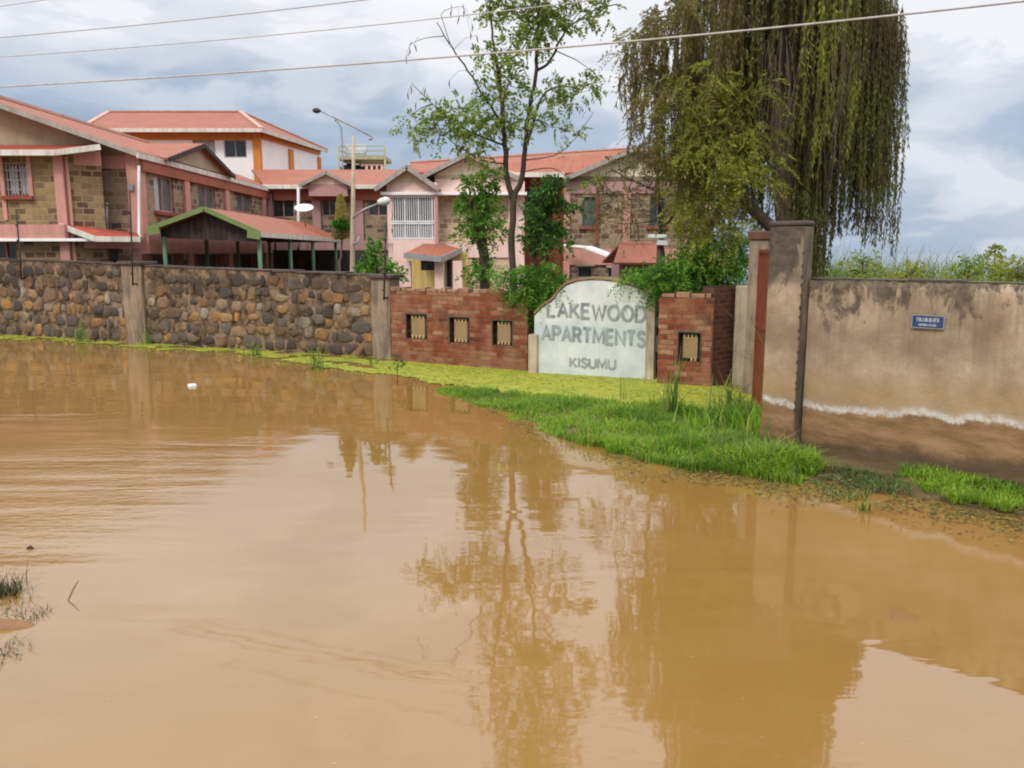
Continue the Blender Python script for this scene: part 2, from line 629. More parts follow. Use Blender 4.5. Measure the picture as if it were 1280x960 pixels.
M['stonepale'] = brickmat('sunlit pale stone', [(0.0, (0.68, 0.53, 0.34)), (0.5, (0.60, 0.46, 0.29)), (0.85, (0.46, 0.32, 0.19)), (1.0, (0.30, 0.19, 0.12))],  # pale stone, lightened in the colour for sun on the right block
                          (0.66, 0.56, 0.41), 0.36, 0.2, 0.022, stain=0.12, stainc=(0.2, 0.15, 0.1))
M['brick'] = brickmat('red gate brick', [(0.0, (0.18, 0.042, 0.018)), (0.4, (0.25, 0.06, 0.026)), (0.62, (0.29, 0.095, 0.046)), (0.82, (0.40, 0.21, 0.12)), (1.0, (0.08, 0.03, 0.02))],
                      (0.15, 0.085, 0.058), 0.27, 0.095, 0.012, stain=0.5, stainc=(0.13, 0.03, 0.016), blotch=(0.30, 0.155, 0.09))
M['brickshade'] = brickmat('shaded weathered brick', [(0.0, (0.10, 0.035, 0.022)), (0.5, (0.14, 0.05, 0.03)), (1.0, (0.07, 0.028, 0.02))],  # return faces away from the light; its shade is in these colours
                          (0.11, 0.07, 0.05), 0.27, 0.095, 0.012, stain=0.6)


def glassmat():
    t = NT('dark window glass')
    c = t.ramp(t.noise(t.coord('Object'), 1.1, 3), [(0.35, (0.012, 0.016, 0.018)), (0.7, (0.05, 0.06, 0.06))])
    return t.fin(c, 0.12, 0.5)


M['glass'] = glassmat()
M['curtain'] = paint('pale curtain behind glass', (0.42, 0.46, 0.45), 0.2, 2.0, rough=0.35)
M['windowgreen'] = paint('grey green window glass', (0.10, 0.13, 0.11), 0.35, 1.6, rough=0.2, spec=0.5)

# ------------------------------------------------------------------ plan of the walls along the flooded road
STONE_A, STONE_B = G(-24, 416.5), G(468, 447)         # rubble wall line
BRICK_A, BRICK_B = G(490, 451), G(659, 464)
SIGN_A, SIGN_B = G(664, 466), G(820, 475)
PIER_A, PIER_B = G(821, 479), G(888, 484)
PLAS_A, PLAS_B = G(1000, 564), G(1280, 618)
xy = lambda p: (p.x, p.y)
F_ST = Fac(xy(STONE_A), xy(STONE_B))
F_BR = Fac(xy(BRICK_A), xy(BRICK_B))
F_SG = Fac(xy(SIGN_A), xy(SIGN_B))
F_PR = Fac(xy(PIER_A), xy(PIER_B))
F_PL = Fac(xy(PLAS_A), xy(PLAS_B))
WALL_LINE = [(-60.0, STONE_A.y - 0.2), xy(STONE_A), xy(STONE_B), xy(SIGN_A), xy(PIER_B), (4.2, 14.0), (3.6, 10.6), xy(PLAS_A), xy(PLAS_B),
             (PLAS_A.x + (PLAS_B.x - PLAS_A.x) * 6, PLAS_A.y + (PLAS_B.y - PLAS_A.y) * 6)]
WL = sorted(WALL_LINE, key=lambda p: p[0])


def wall_y(x):
    """road-side wall line, y at x (gateway taken at its outer posts)"""
    pts = [WALL_LINE[0], WALL_LINE[1], WALL_LINE[2], WALL_LINE[3], WALL_LINE[4]]
    if x <= PIER_B.x:
        for a, b in zip(pts, pts[1:]):
            if a[0] <= x <= b[0]:
                return a[1] + (b[1] - a[1]) * (x - a[0]) / (b[0] - a[0])
        return pts[0][1]
    if x < PLAS_A.x:
        return PIER_B.y
    d = (PLAS_B.y - PLAS_A.y) / (PLAS_B.x - PLAS_A.x)
    return PLAS_A.y + d * (x - PLAS_A.x)


def in_poly(x, y, poly):
    c = False
    n = len(poly)
    for i in range(n):
        x0, y0 = poly[i]
        x1, y1 = poly[(i + 1) % n]
        if (y0 > y) != (y1 > y) and x < (x1 - x0) * (y - y0) / (y1 - y0) + x0:
            c = not c
    return c


def edge_dist(x, y, poly):
    best = 1e9
    n = len(poly)
    for i in range(n):
        ax, ay = poly[i]
        bx, by = poly[(i + 1) % n]
        dx, dy = bx - ax, by - ay
        t = max(0, min(1, ((x - ax) * dx + (y - ay) * dy) / (dx * dx + dy * dy + 1e-9)))
        best = min(best, math.hypot(x - ax - dx * t, y - ay - dy * t))
    return best


BANK = [xy(G(*p)) for p in [(540, 489), (575, 500), (620, 516), (672, 538), (728, 557), (790, 574), (860, 590), (940, 601), (1010, 607), (1030, 592), (1003, 575), (948, 566),
                            (946, 516), (905, 520), (840, 514), (760, 503), (690, 495), (610, 487), (560, 484)]]
BANK2 = [xy(G(*p)) for p in [(990, 560), (1000, 600), (1020, 606), (1075, 622), (1140, 628), (1200, 640), (1280, 655), (1420, 690), (1420, 620), (1280, 596), (1120, 572)]]
NEAR = [xy(G(*p)) for p in [(-150, 745), (-60, 725), (0, 742), (26, 768), (30, 798), (-10, 835), (-70, 850), (-140, 820)]]


def ground_z(x, y):
    wy = wall_y(x)
    d = y - wy
    z = -0.38
    if PIER_B.x < x < PLAS_A.x + .9:
        d = y - 16.2
    if d > 0.05:
        t = min(1, (d - 0.05) / 1.2)
        z = -0.38 + 0.55 * t * t * (3 - 2 * t)
    for poly, top, wid in ((BANK, 0.035, 0.5), (BANK2, 0.035, 0.3), (NEAR, 0.02, 0.3)):
        e = edge_dist(x, y, poly)
        s = e if in_poly(x, y, poly) else -e
        t = max(0, min(1, (s + wid) / (2 * wid)))
        z = max(z, -0.38 + (0.38 + top) * min(1.0, t * 1.25))
    if y < 2.6:
        t = min(1, (2.6 - y) / 2.2)
        z = max(z, -0.38 + 0.78 * t)
    if y > 64:
        z -= min(9.0, (y - 64) * 0.12)
    return z


def axis(lo, hi, step, far):
    a = list(np.arange(lo, hi + 1e-6, step))
    s = step
    x, left = lo, []
    while x > -far:
        s *= 1.35
        x -= s
        left.append(x)
    x, right, s = hi, [], step
    while x < far:
        s *= 1.35
        x += s
        right.append(x)
    return left[::-1] + a + right


def mud():
    t = NT('wet brown mud and soil')
    o = t.coord('Object')
    c = t.ramp(t.noise(o, 1.4, 7, 0.65), [(0.3, (0.07, 0.045, 0.022)), (0.55, (0.13, 0.085, 0.04)), (0.75, (0.10, 0.11, 0.035))])
    t.bump(t.noise(o, 9, 6, 0.7), 0.7, 0.05)
    return t.fin(c, 0.75, 0.3)


M['mud'] = mud()
gx, gy = axis(-16, 9, 0.25, 6000), axis(1.5, 26, 0.25, 6000)
gv, gq = [], []
for yy in gy:
    for xx in gx:
        near = -16.5 < xx < 9.5 and 1 < yy < 26.5
        gz = ground_z(xx, yy) + (rnd.uniform(-0.012, 0.012) if near else 0)
        gv.append((xx, yy, gz))
nx = len(gx)
for j in range(len(gy) - 1):
    for i in range(nx - 1):
        gq.append((j * nx + i, j * nx + i + 1, (j + 1) * nx + i + 1, (j + 1) * nx + i))
ground = np_mesh('ground', gv, gq, M['mud'], smooth=True)
tag(ground, 'wet muddy ground under and around the flooded road', 'ground', kind='structure')


def watermat():
    t = NT('muddy flood water')
    o = t.coord('Object')
    a = t.noise(o, 0.35, 4, 0.5)
    b = t.noise(t.coord('Object', (0.7, 1.6, 1)), 1.1, 5, 0.6)
    c = t.ramp(a, [(0.3, (0.228, 0.122, 0.031)), (0.7, (0.262, 0.144, 0.040))])
    c = t.mix(t.math('MULTIPLY', t.ramp(b, [(0.45, 0), (0.75, 1)]), 0.25), c, (0.34, 0.205, 0.08))
    # long low ripples
    w1 = t.noise(t.coord('Object', (0.55, 2.0, 1)), 1.0, 2, 0.45, 0.5)
    w2 = t.noise(t.coord('Object', (1.0, 3.2, 1), (4, 9, 0)), 2.3, 3, 0.5, 0.4)
    calm = t.ramp(t.noise(o, 0.22, 2, 0.5), [(0.42, 0.12), (0.68, 0.75)])
    h = t.math('MULTIPLY_ADD', w2, 0.16, w1)
    # a breeze-ruffled patch along the left side
    so = t.n('ShaderNodeSeparateXYZ')
    t.l(o, so.inputs[0])
    mr = t.n('ShaderNodeMapRange', interpolation_type='SMOOTHSTEP')
    mr.inputs['From Min'].default_value, mr.inputs['From Max'].default_value = -2.2, -6.0
    t.l(so.outputs[0], mr.inputs[0])
    my = t.n('ShaderNodeMapRange', interpolation_type='SMOOTHSTEP')
    my.inputs['From Min'].default_value, my.inputs['From Max'].default_value = 12.5, 9.0
    t.l(so.outputs[1], my.inputs[0])
    ruf = t.math('MULTIPLY', mr.outputs[0], my.outputs[0])
    calm = t.math('MULTIPLY_ADD', ruf, 1.8, calm)
    h = t.math('MULTIPLY', h, calm)
    w3 = t.noise(t.coord('Object', (1.0, 2.2, 1), (2, 5, 0)), 7.0, 3, 0.6)
    h = t.math('MULTIPLY_ADD', t.math('MULTIPLY', w3, ruf), 0.8, h)
    w4 = t.noise(t.coord('Object', (0.22, 1.5, 1), (1, 3, 0)), 1.3, 2, 0.4, 0.8)
    h = t.math('MULTIPLY_ADD', t.math('MULTIPLY', w4, ruf), 3.2, h)
    t.bump(h, 1.0, 0.012)
    t.b.inputs['IOR'].default_value = 1.72
    return t.fin(c, t.math('MULTIPLY_ADD', ruf, 0.12, 0.03), 0.5)


M['water'] = watermat()
wv = [(-70, -60, 0), (60, -60, 0), (60, 25, 0), (-70, 25, 0)]
water = np_mesh('water', wv, [(0, 1, 2, 3)], M['water'])
tag(water, 'muddy brown flood water covering the road', 'flood water', kind='structure')


def lakemat():
    t = NT('far lake water')
    o = t.coord('Object', (0.02, 0.2, 1))
    c = t.ramp(t.noise(o, 1.0, 3, 0.5), [(0.35, (0.10, 0.15, 0.22)), (0.65, (0.14, 0.19, 0.26))])
    t.bump(t.noise(t.coord('Object'), 0.6, 4, 0.6), 0.3, 0.3)
    return t.fin(c, 0.12, 0.5)


lake = np_mesh('lake', [(-5000, 104, -5), (5000, 104, -5), (5000, 5900, -5), (-5000, 5900, -5)], [(0, 1, 2, 3)], lakemat())
tag(lake, 'pale blue grey lake on the horizon beyond the field', 'lake', kind='structure')

# ------------------------------------------------------------------ rubble stone wall


def rubble():
    t = NT('mixed field stones')
    g = t.n('ShaderNodeNewGeometry')
    c = t.ramp(g.outputs['Random Per Island'], [(0.0, (0.055, 0.048, 0.045)), (0.17, (0.11, 0.092, 0.082)), (0.32, (0.19, 0.155, 0.125)), (0.46, (0.24, 0.15, 0.085)),
                                               (0.6, (0.33, 0.22, 0.12)), (0.78, (0.46, 0.23, 0.07)), (0.9, (0.33, 0.24, 0.15)), (1.0, (0.42, 0.37, 0.30))])
    o = t.coord('Object')
    c = t.mix(0.9, c, t.ramp(t.noise(o, 14, 6, 0.7), [(0.3, 0.45), (0.7, 1.1)]), 'MULTIPLY')
    st = t.ramp(t.noise(t.coord('Object', (1, 1, 0.7)), 1.3, 6, 0.65), [(0.43, 0), (0.6, 1)])
    c = t.mix(t.math('MULTIPLY', st, 0.7), c, (0.085, 0.056, 0.036))
    sz = t.n('ShaderNodeSeparateXYZ')
    t.l(o, sz.inputs[0])
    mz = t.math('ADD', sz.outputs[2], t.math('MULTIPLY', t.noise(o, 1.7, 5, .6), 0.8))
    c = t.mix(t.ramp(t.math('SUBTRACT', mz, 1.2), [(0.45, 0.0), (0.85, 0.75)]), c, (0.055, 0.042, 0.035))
    t.bump(t.noise(o, 22, 6, 0.7), 0.8, 0.02)
    return t.fin(c, 0.85, 0.2)


def mortarm():
    t = NT('brown stained mortar')
    o = t.coord('Object')
    c = t.ramp(t.noise(o, 3.0, 7, 0.7), [(0.38, (0.035, 0.025, 0.018)), (0.48, (0.12, 0.08, 0.05)), (0.6, (0.27, 0.185, 0.12))])
    t.bump(t.noise(o, 16, 6, 0.7), 0.9, 0.03)
    return t.fin(c, 0.9, 0.15)


M['rubble'], M['mortar'] = rubble(), mortarm()


def stones_mesh(F, u0, u1, top0, top1, vbase, name, parent):
    V, Q = [], []
    nrow = 6
    for r_ in range(nrow):
        u = u0 + rnd.uniform(0, 0.15)
        while u < u1 - 0.12:
            w = rnd.choice([0.16, 0.22, 0.27, 0.32, 0.4, 0.5]) * rnd.uniform(0.85, 1.15)
            w = min(w, u1 - u)
            f = (u + w / 2 - u0) / (u1 - u0)
            top = top0 + (top1 - top0) * f - 0.1
            hh = (top - vbase) / nrow
            cv = vbase + hh * (r_ + 0.5) + rnd.uniform(-0.06, 0.06)
            cu = u + w / 2
            h = hh * rnd.uniform(0.62, 1.12)
            b = len(V)
            k = 8
            ph = rnd.uniform(0, 6.28)
            rad = [rnd.choice([.7, .85, .95, 1.0, 1.1, 1.22]) * rnd.uniform(.95, 1.05) for _ in range(k)]
            bulge = rnd.uniform(0.018, 0.036)
            tilt = rnd.uniform(-0.25, 0.25)
            for sc_, dep in ((1.0, -0.02), (0.93, bulge * 0.55), (0.66, bulge)):
                for i in range(k):
                    a = ph + i * 2 * math.pi / k
                    ca, sa = math.cos(a), math.sin(a)
                    ex = math.copysign(abs(ca) ** 0.65, ca) * w * 0.46 * rad[i] * sc_
                    ey = math.copysign(abs(sa) ** 0.65, sa) * h * 0.5 * rad[i] * sc_
                    V.append(tuple(F.pt(cu + ex - tilt * ey, cv + ey + tilt * ex * 0.5, dep + (rnd.uniform(-0.008, 0.008) if sc_ < 0.9 else 0))))
            V.append(tuple(F.pt(cu, cv, bulge * 1.05)))
            for ring in (0, 1):
                for i in range(k):
                    j = (i + 1) % k
                    Q.append((b + ring * k + i, b + ring * k + j, b + (ring + 1) * k + j, b + (ring + 1) * k + i))
            for i in range(0, k, 2):
                Q.append((b + 2 * k + i, b + 2 * k + i + 1, b + 2 * k + (i + 2) % k, b + 3 * k))
            u += w * .9 + rnd.uniform(0.0, 0.08)
    return np_mesh(name, V, Q, M['rubble'], parent)


def cap_mesh(mb, F, u0, u1, v, h, over, w0):
    mb.fbox(F, u0 - over, u1 + over, v, v + h, w0 - over, 0.06 + over)


uA = 0.0
uP0, uP1 = F_ST.box(158, 380, 183, 400)[:2]
uE = F_ST.L
tops = [F_ST.uv(x, y)[1] for x, y in ((0, 325), (156, 331), (186, 333), (466, 345))]
us = [F_ST.uv(x, 380)[0] for x in (0, 156, 186, 466)]
slopeL = (tops[1] - tops[0]) / (us[1] - us[0])
topA = tops[0] + slopeL * (uA - us[0])
F_SX = Fac((-36.0, STONE_A.y - 0.2), xy(STONE_A))
for (ua, ub, ta, tb, lab) in ((uA, uP0 + 0.02, topA, tops[1], 'long dark rubble stone wall on the far left, ending at the first pillar'),
                              (uP1 - 0.02, uE, tops[2], tops[3], 'rubble stone wall with many orange stones between two concrete pillars')):
    sw = thing('stone_wall', lab, 'wall', F_ST.pt((ua + ub) / 2, 0, 0), 'rubble walls beside the flooded road')
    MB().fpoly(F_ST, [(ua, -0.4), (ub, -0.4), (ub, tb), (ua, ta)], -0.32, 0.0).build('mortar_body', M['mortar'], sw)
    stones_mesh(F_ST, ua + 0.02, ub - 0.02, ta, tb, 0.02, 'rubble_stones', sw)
    if ua == uA:
        MB().fpoly(F_SX, [(0, -0.4), (F_SX.L - .003, -0.4), (F_SX.L - .003, topA), (0, topA)], -0.32, 0.0).build('mortar_body', M['mortar'], sw)
        stones_mesh(F_SX, 0.02, F_SX.L - 0.03, topA, topA, 0.02, 'rubble_stones', sw)
    m = MB()
    n_ = int((ub - ua) / 0.7)
    for i in range(n_):
        a, b = ua + (ub - ua) * i / n_, ua + (ub - ua) * (i + 1) / n_
        v0 = ta + (tb - ta) * (i + .5) / n_ + rnd.uniform(-0.012, 0.012)
        m.fbox(F_ST, a + 0.002, b - 0.002, v0, v0 + rnd.uniform(0.035, 0.06), -0.33, rnd.uniform(0.01, 0.035))
    m.build('coping', M['oldconc'], sw, bevel=0.012)


def pillar(name, F, u0, u1, top, label, mat, capm, w0=-0.36, w1=0.08, cap_over=0.07, cap_h=0.09, group=None, taper=0.0):
    t = thing(name, label, 'pillar', F.pt((u0 + u1) / 2, 0, 0), group)
    MB().fbox(F, u0, u1, -0.4, top, w0, w1).build('shaft', mat, t, bevel=0.02)
    m = MB()
    m.fbox(F, u0 - cap_over, u1 + cap_over, top + 0.003, top + cap_h, w0 - cap_over, w1 + cap_over)
    m.build('cap', capm, t, bevel=0.02)
    return t


pillar('wall_pillar', F_ST, uP0, uP1, F_ST.uv(170, 331)[1], 'grey concrete pillar with flat cap between the two stone walls', M['concrete'], M['oldconc'], group='pillars of the rubble wall')
uQ0, uQ1 = F_ST.box(469, 380, 490, 400)[:2]
pillar('wall_pillar', F_ST, uE + 0.004, uQ1, F_ST.uv(480, 348)[1], 'stained concrete pillar where stone wall meets red brick wall', M['concrete'], M['oldconc'], group='pillars of the rubble wall')


def rod(px0, py0, px1, py1, F, lab, w=0.12):
    u0, v0 = F.uv(px0, py0, w)
    u1, v1 = F.uv(px1, py1, w)
    t = thing('fence_rod', lab, 'fence rod', F.pt(u1, v1, w), 'iron rods on the wall')
    m = MB()
    m.tube([F.pt(u1, v1, w), F.pt((u0 + u1) / 2 + 0.01, (v0 + v1) / 2, w), F.pt(u0, v0, w)], 0.022, 6)
    m.build('rod', M['steeldark'], t)
    for i in range(4):
        f = (i + 0.6) / 4.6
        c = F.pt(u1 + (u0 - u1) * f, v1 + (v0 - v1) * f, w + 0.02)
        MB().tube([c + Vector((0, 0, -0.025)), c + Vector((0, 0, 0.025))], 0.035, 7).build('insulator', M['steeldark'], t)
    m = MB()
    m.fbox(F, u1 - 0.02, u1 + 0.02, v1 + 0.02, v1 + 0.06, 0.0, w + 0.01)
    m.build('bracket', M['steeldark'], t)


rod(20, 262, 27, 350, F_ST, 'thin dark iron rod fixed to the far left stone wall')
rod(162, 240, 166, 357, F_ST, 'thin dark iron rod fixed to the pillar between the stone walls', 0.22)
rod(482, 278, 480, 375, F_ST, 'thin dark iron rod fixed to the pillar beside the brick wall', 0.22)

# ------------------------------------------------------------------ brick walls with niches


def niche(F, bx, parent, bottom_half=False, label=None):
    u0, u1, v0, v1 = bx
    m = MB()
    fr = 0.025
    m.fbox(F, u0 + .002, u1 - .002, v0 + .002, v1 - .002, -0.20, -0.17)
    m.fbox(F, u0 - fr, u0, v0 - fr, v1 + fr, -0.15, 0.006)
    m.fbox(F, u1, u1 + fr, v0 - fr, v1 + fr, -0.15, 0.006)
    m.fbox(F, u0 + .001, u1 - .001, v1, v1 + fr, -0.15, 0.006)
    o = m.build('niche', M['oldconc'], parent, label=label)
    W, H = u1 - u0, v1 - v0
    MB().fbox(F, u0 + W * 0.17, u1 - W * 0.15, v0 + H * 0.13, v1 - H * 0.17, -0.165, -0.06).build('panel', M['tanpanel'], o, bevel=0.006)
    for row, (a, b) in enumerate(((0.02, 0.15), (0.80, 0.94))):
        for k in range(4):
            if bottom_half and row == 0 and k < 2:
                continue
            c = u0 + W * (0.22 + 0.18 * k)
            m = MB()
            q = F.pt(c, 0, -0.08)
            hs = [a, a + (b - a) * .15, a + (b - a) * .5, a + (b - a) * .85, b]
            m.tube([Vector((q.x, q.y, v0 + H * h)) for h in hs], [W * .055, W * .07, W * .05, W * .07, W * .055], 8)
            m.build('baluster', M['baluster'], o)
    return o


bw = thing('brick_wall', 'red brick wall with three tan framed niches in a row', 'wall', F_BR.pt(F_BR.L / 2, 0), 'brick gateway walls')
btA, btB = F_BR.uv(492, 356)[1], F_BR.uv(657, 376)[1]
bt = (btA + btB) / 2
NB = [F_BR.box(*b) for b in ((508, 393, 533, 424), (562, 397, 586, 429), (616, 401, 640, 432))]
MB().fwall(F_BR, 0, F_BR.L, -0.4, bt, -0.23, 0.0, NB).build('brickwork', M['brick'], bw)


def loose_course(F, u0, u1, v, parent, w0=-0.24):
    m = MB()
    u = u0
    while u < u1 - 0.03:
        l = min(rnd.choice([0.12, 0.13, 0.26, 0.24]), u1 - u)
        h = rnd.uniform(0.055, 0.1)
        if rnd.random() > 0.06:
            m.fbox(F, u + 0.005, u + l - 0.004, v + 0.002, v + h, w0 + rnd.uniform(0, 0.03), rnd.uniform(-0.02, 0.02))
        u += l + rnd.uniform(0, 0.02)
    return m.build('loose_coping', M['brickpale'], parent, bevel=0.006)


M['brickpale'] = paint('pale weathered loose brick', (0.36, 0.19, 0.12), 0.35, 9.0, dirt=0.5, dirtc=(0.10, 0.05, 0.035), bump=0.5)
loose_course(F_BR, 0, F_BR.L, bt, bw)
for b in NB:
    niche(F_BR, b, bw)

# sign wall
sg = thing('sign_wall', 'white arched wall painted with the apartment name', 'sign wall', F_SG.pt(F_SG.L / 2, 0))
outline_px = [(668, 466), (668, 395), (676, 386), (690, 377), (699, 365), (708, 357), (722, 352.5), (738, 350.5), (754, 351), (770, 353), (786, 357), (798, 361), (808, 366), (808, 474.5)]
pts = [F_SG.uv(x, y) for x, y in outline_px]
pts[0], pts[-1] = (pts[0][0], -0.3), (pts[-1][0], -0.3)


def signmat():
    t = NT('chalky white sign paint')
    o = t.coord('Object')
    sp = t.n('ShaderNodeSeparateXYZ')
    t.l(o, sp.inputs[0])
    c = t.mix(t.ramp(t.noise(o, 2.0, 6, 0.6), [(0.35, 0.0), (0.68, 1.0)]), (0.73, 0.725, 0.69), (0.50, 0.525, 0.51))
    # two blue-grey painted bands behind the words
    zz = t.math('ADD', sp.outputs[2], t.math('MULTIPLY', t.math('SUBTRACT', t.noise(t.coord('Object', (1, 1, 0.4)), 2.5, 5, 0.6), 0.5), 0.22))
    band = t.ramp(zz, [(0.0, 0.55), (0.25, 0.3), (0.58, 0.35), (0.78, 0.9), (1.0, 0.85), (1.12, 0.1), (1.6, 0.0)])
    mr = t.n('ShaderNodeMapRange')
    mr.inputs['From Max'].default_value = 1.7
    t.l(zz, mr.inputs[0])
    band = t.ramp(mr.outputs[0], [(0.0, 0.5), (0.2, 0.25), (0.36, 0.4), (0.46, 0.9), (0.57, 0.75), (0.63, 0.25), (0.75, 0.05)])
    c = t.mix(t.math('MULTIPLY', band, 0.8), c, (0.42, 0.50, 0.51))
    st = t.ramp(t.noise(t.coord('Object', (3, 3, 0.5)), 2.2, 6, 0.65), [(0.55, 0), (0.75, 1)])
    c = t.mix(t.math('MULTIPLY', st, 0.35), c, (0.36, 0.35, 0.30))
    t.bump(t.noise(o, 20, 4), 0.15, 0.01)
    return t.fin(c, 0.6, 0.3)


M['sign'] = signmat()
MB().fpoly(F_SG, pts, -0.2, 0.0).build('panel', M['sign'], sg)
# arched brick trim standing along the top edge
m = MB()
arc = [F_SG.uv(x, y - 1.5) for x, y in outline_px[1:-1]]
dense = []
for a, b in zip(arc, arc[1:]):
    for k in range(3):
        dense.append((a[0] + (b[0] - a[0]) * k / 3, a[1] + (b[1] - a[1]) * k / 3))
dense.append(arc[-1])
for a, b in zip(dense, dense[1:]):
    pa, pb = F_SG.pt(a[0], a[1] + 0.03, -0.09), F_SG.pt(b[0], b[1] + 0.03, -0.09)
    m.bar(pa + (pb - pa) * 0.03, pb - (pb - pa) * 0.03, 0.24, 0.04)
m.build('arch_trim', M['tanpanel'], sg)
bx = F_SG.box(662, 418, 673, 466)
MB().fbox(F_SG, bx[0], bx[1], -0.3, bx[3], -0.12, 0.09).build('post', M['paleconc'], sg, bevel=0.015)
bx = F_SG.box(808, 366, 819, 470)
m = MB()
m.fbox(F_SG, bx[0], bx[1], -0.3, bx[3], -0.14, 0.06)
m.build('post', M['paleconc'], sg, bevel=0.015)
m = MB()
for k, (ya, yb) in enumerate(((372, 384), (396, 408), (420, 440))):
    q = F_SG.box(819.5, ya, 824, yb)
    m.fbox(F_SG, q[0], q[1], q[2], q[3], -0.12, 0.02 + 0.01 * k)
m.build('toothing', M['oldconc'], sg)


GLYPH = {
    'L': (0.62, [[(0, 1), (0, 0), (.62, 0)]]),
    'A': (0.8, [[(0, 0), (.4, 1), (.8, 0)], [(.16, .36), (.64, .36)]]),
    'K': (0.7, [[(0, 0), (0, 1)], [(.66, 1), (.08, .46)], [(.2, .58), (.7, 0)]]),
    'E': (0.62, [[(.62, 1), (0, 1), (0, 0), (.62, 0)], [(.06, .52), (.54, .52)]]),
    'W': (1.05, [[(0, 1), (.26, 0), (.52, .9), (.79, 0), (1.05, 1)]]),
    'O': (0.85, [[(.425 + .425 * math.sin(k * math.pi / 9), .5 + .5 * math.cos(k * math.pi / 9)) for k in range(19)]]),
    'D': (0.75, [[(0, 0), (0, 1)] + [(.3 + .45 * math.sin(k * math.pi / 8), .5 + .5 * math.cos(k * math.pi / 8)) for k in range(9)] + [(0, 0)]]),
    'P': (0.66, [[(0, 0), (0, 1)] + [(.36 + .28 * math.sin(k * math.pi / 6), .74 + .26 * math.cos(k * math.pi / 6)) for k in range(7)] + [(.04, .48)]]),
    'R': (0.68, [[(0, 0), (0, 1)] + [(.36 + .28 * math.sin(k * math.pi / 6), .74 + .26 * math.cos(k * math.pi / 6)) for k in range(7)] + [(.04, .48)], [(.32, .48), (.68, 0)]]),
    'T': (0.72, [[(0, 1), (.72, 1)], [(.36, 1), (.36, 0)]]),
    'M': (0.95, [[(0, 0), (.06, 1), (.475, .18), (.89, 1), (.95, 0)]]),
    'N': (0.76, [[(0, 0), (0, 1), (.76, 0), (.76, 1)]]),
    'S': (0.62, [[(.58, .82), (.48, .95), (.31, 1), (.12, .94), (.03, .76), (.12, .6), (.31, .51), (.5, .42), (.6, .25), (.5, .06), (.31, 0), (.12, .05), (.02, .2)]]),
    'I': (0.1, [[(.05, 0), (.05, 1)]]),
    'U': (0.74, [[(0, 1), (0, .33), (.06, .14), (.2, .02), (.37, 0), (.54, .02), (.68, .14), (.74, .33), (.74, 1)]]),
}


def lettering(body, F, x0, y0, x1, y1, wgt, mat, parent):
    """block capitals, each stroke a low ribbon standing off the wall; fitted between two picture edges"""
    gap = 0.26
    total = sum(GLYPH[c][0] for c in body) + gap * (len(body) - 1)
    uL, uR = F.uv(x0, sum(y0) / 2)[0], F.uv(x1, sum(y1) / 2)[0]
    tl, bl = F.uv(x0, y0[0])[1], F.uv(x0, y0[1])[1]
    tr, br_ = F.uv(x1, y1[0])[1], F.uv(x1, y1[1])[1]
    hgt = ((tl - bl) + (tr - br_)) / 2
    m = MB()
    cx_, layer = 0.0, 0

    def place(x, y):
        f = x / total
        return uL + (uR - uL) * f, (bl + (br_ - bl) * f) + ((tl + (tr - tl) * f) - (bl + (br_ - bl) * f)) * y
    for c in body:
        for st in GLYPH[c][1]:
            layer += 1
            p = [Vector(place(cx_ + a, b)) for a, b in st]
            closed = (p[0] - p[-1]).length < 1e-6
            if closed:
                p = p[:-1]
            n = len(p)
            lft, rgt = [], []
            for i in range(n):
                d0 = (p[i] - p[i - 1]) if (i > 0 or closed) else (p[1] - p[0])
                d1 = (p[(i + 1) % n] - p[i]) if (i < n - 1 or closed) else d0
                d0, d1 = d0.normalized(), d1.normalized()
                n0, n1 = Vector((-d0.y, d0.x)), Vector((-d1.y, d1.x))
                mt = (n0 + n1)
                mt = mt.normalized() if mt.length > 1e-4 else n0
                k = min(1.6, 1.0 / max(.35, mt.dot(n0)))
                lft.append(p[i] + mt * wgt * hgt * .5 * k)
                rgt.append(p[i] - mt * wgt * hgt * .5 * k)
            wz = 0.012 + 0.0008 * (layer % 4)
            b0 = len(m.v)
            vs_ = []
            for q in (lft, rgt):
                vs_ += [F.pt(a.x, a.y, wz) for a in q]
            for q in (lft, rgt):
                vs_ += [F.pt(a.x, a.y, 0.001) for a in q]
            fs = []
            for i in range(n if closed else n - 1):
                j = (i + 1) % n
                fs.append((i, n + i, n + j, j))
                fs.append((i, j, 2 * n + j, 2 * n + i))
                fs.append((n + i, 3 * n + i, 3 * n + j, n + j))
            m.add(vs_, fs)
        cx_ += GLYPH[c][0] + gap
    return m.build('lettering', mat, parent)


lettering('LAKEWOOD', F_SG, 685, (378, 395), 807, (384, 402), 0.2, M['letter'], sg)
lettering('APARTMENTS', F_SG, 678, (407, 424), 806, (415, 433), 0.21, M['letter'], sg)
lettering('KISUMU', F_SG, 713, (447, 458), 769, (450, 461), 0.24, M['letter'], sg)

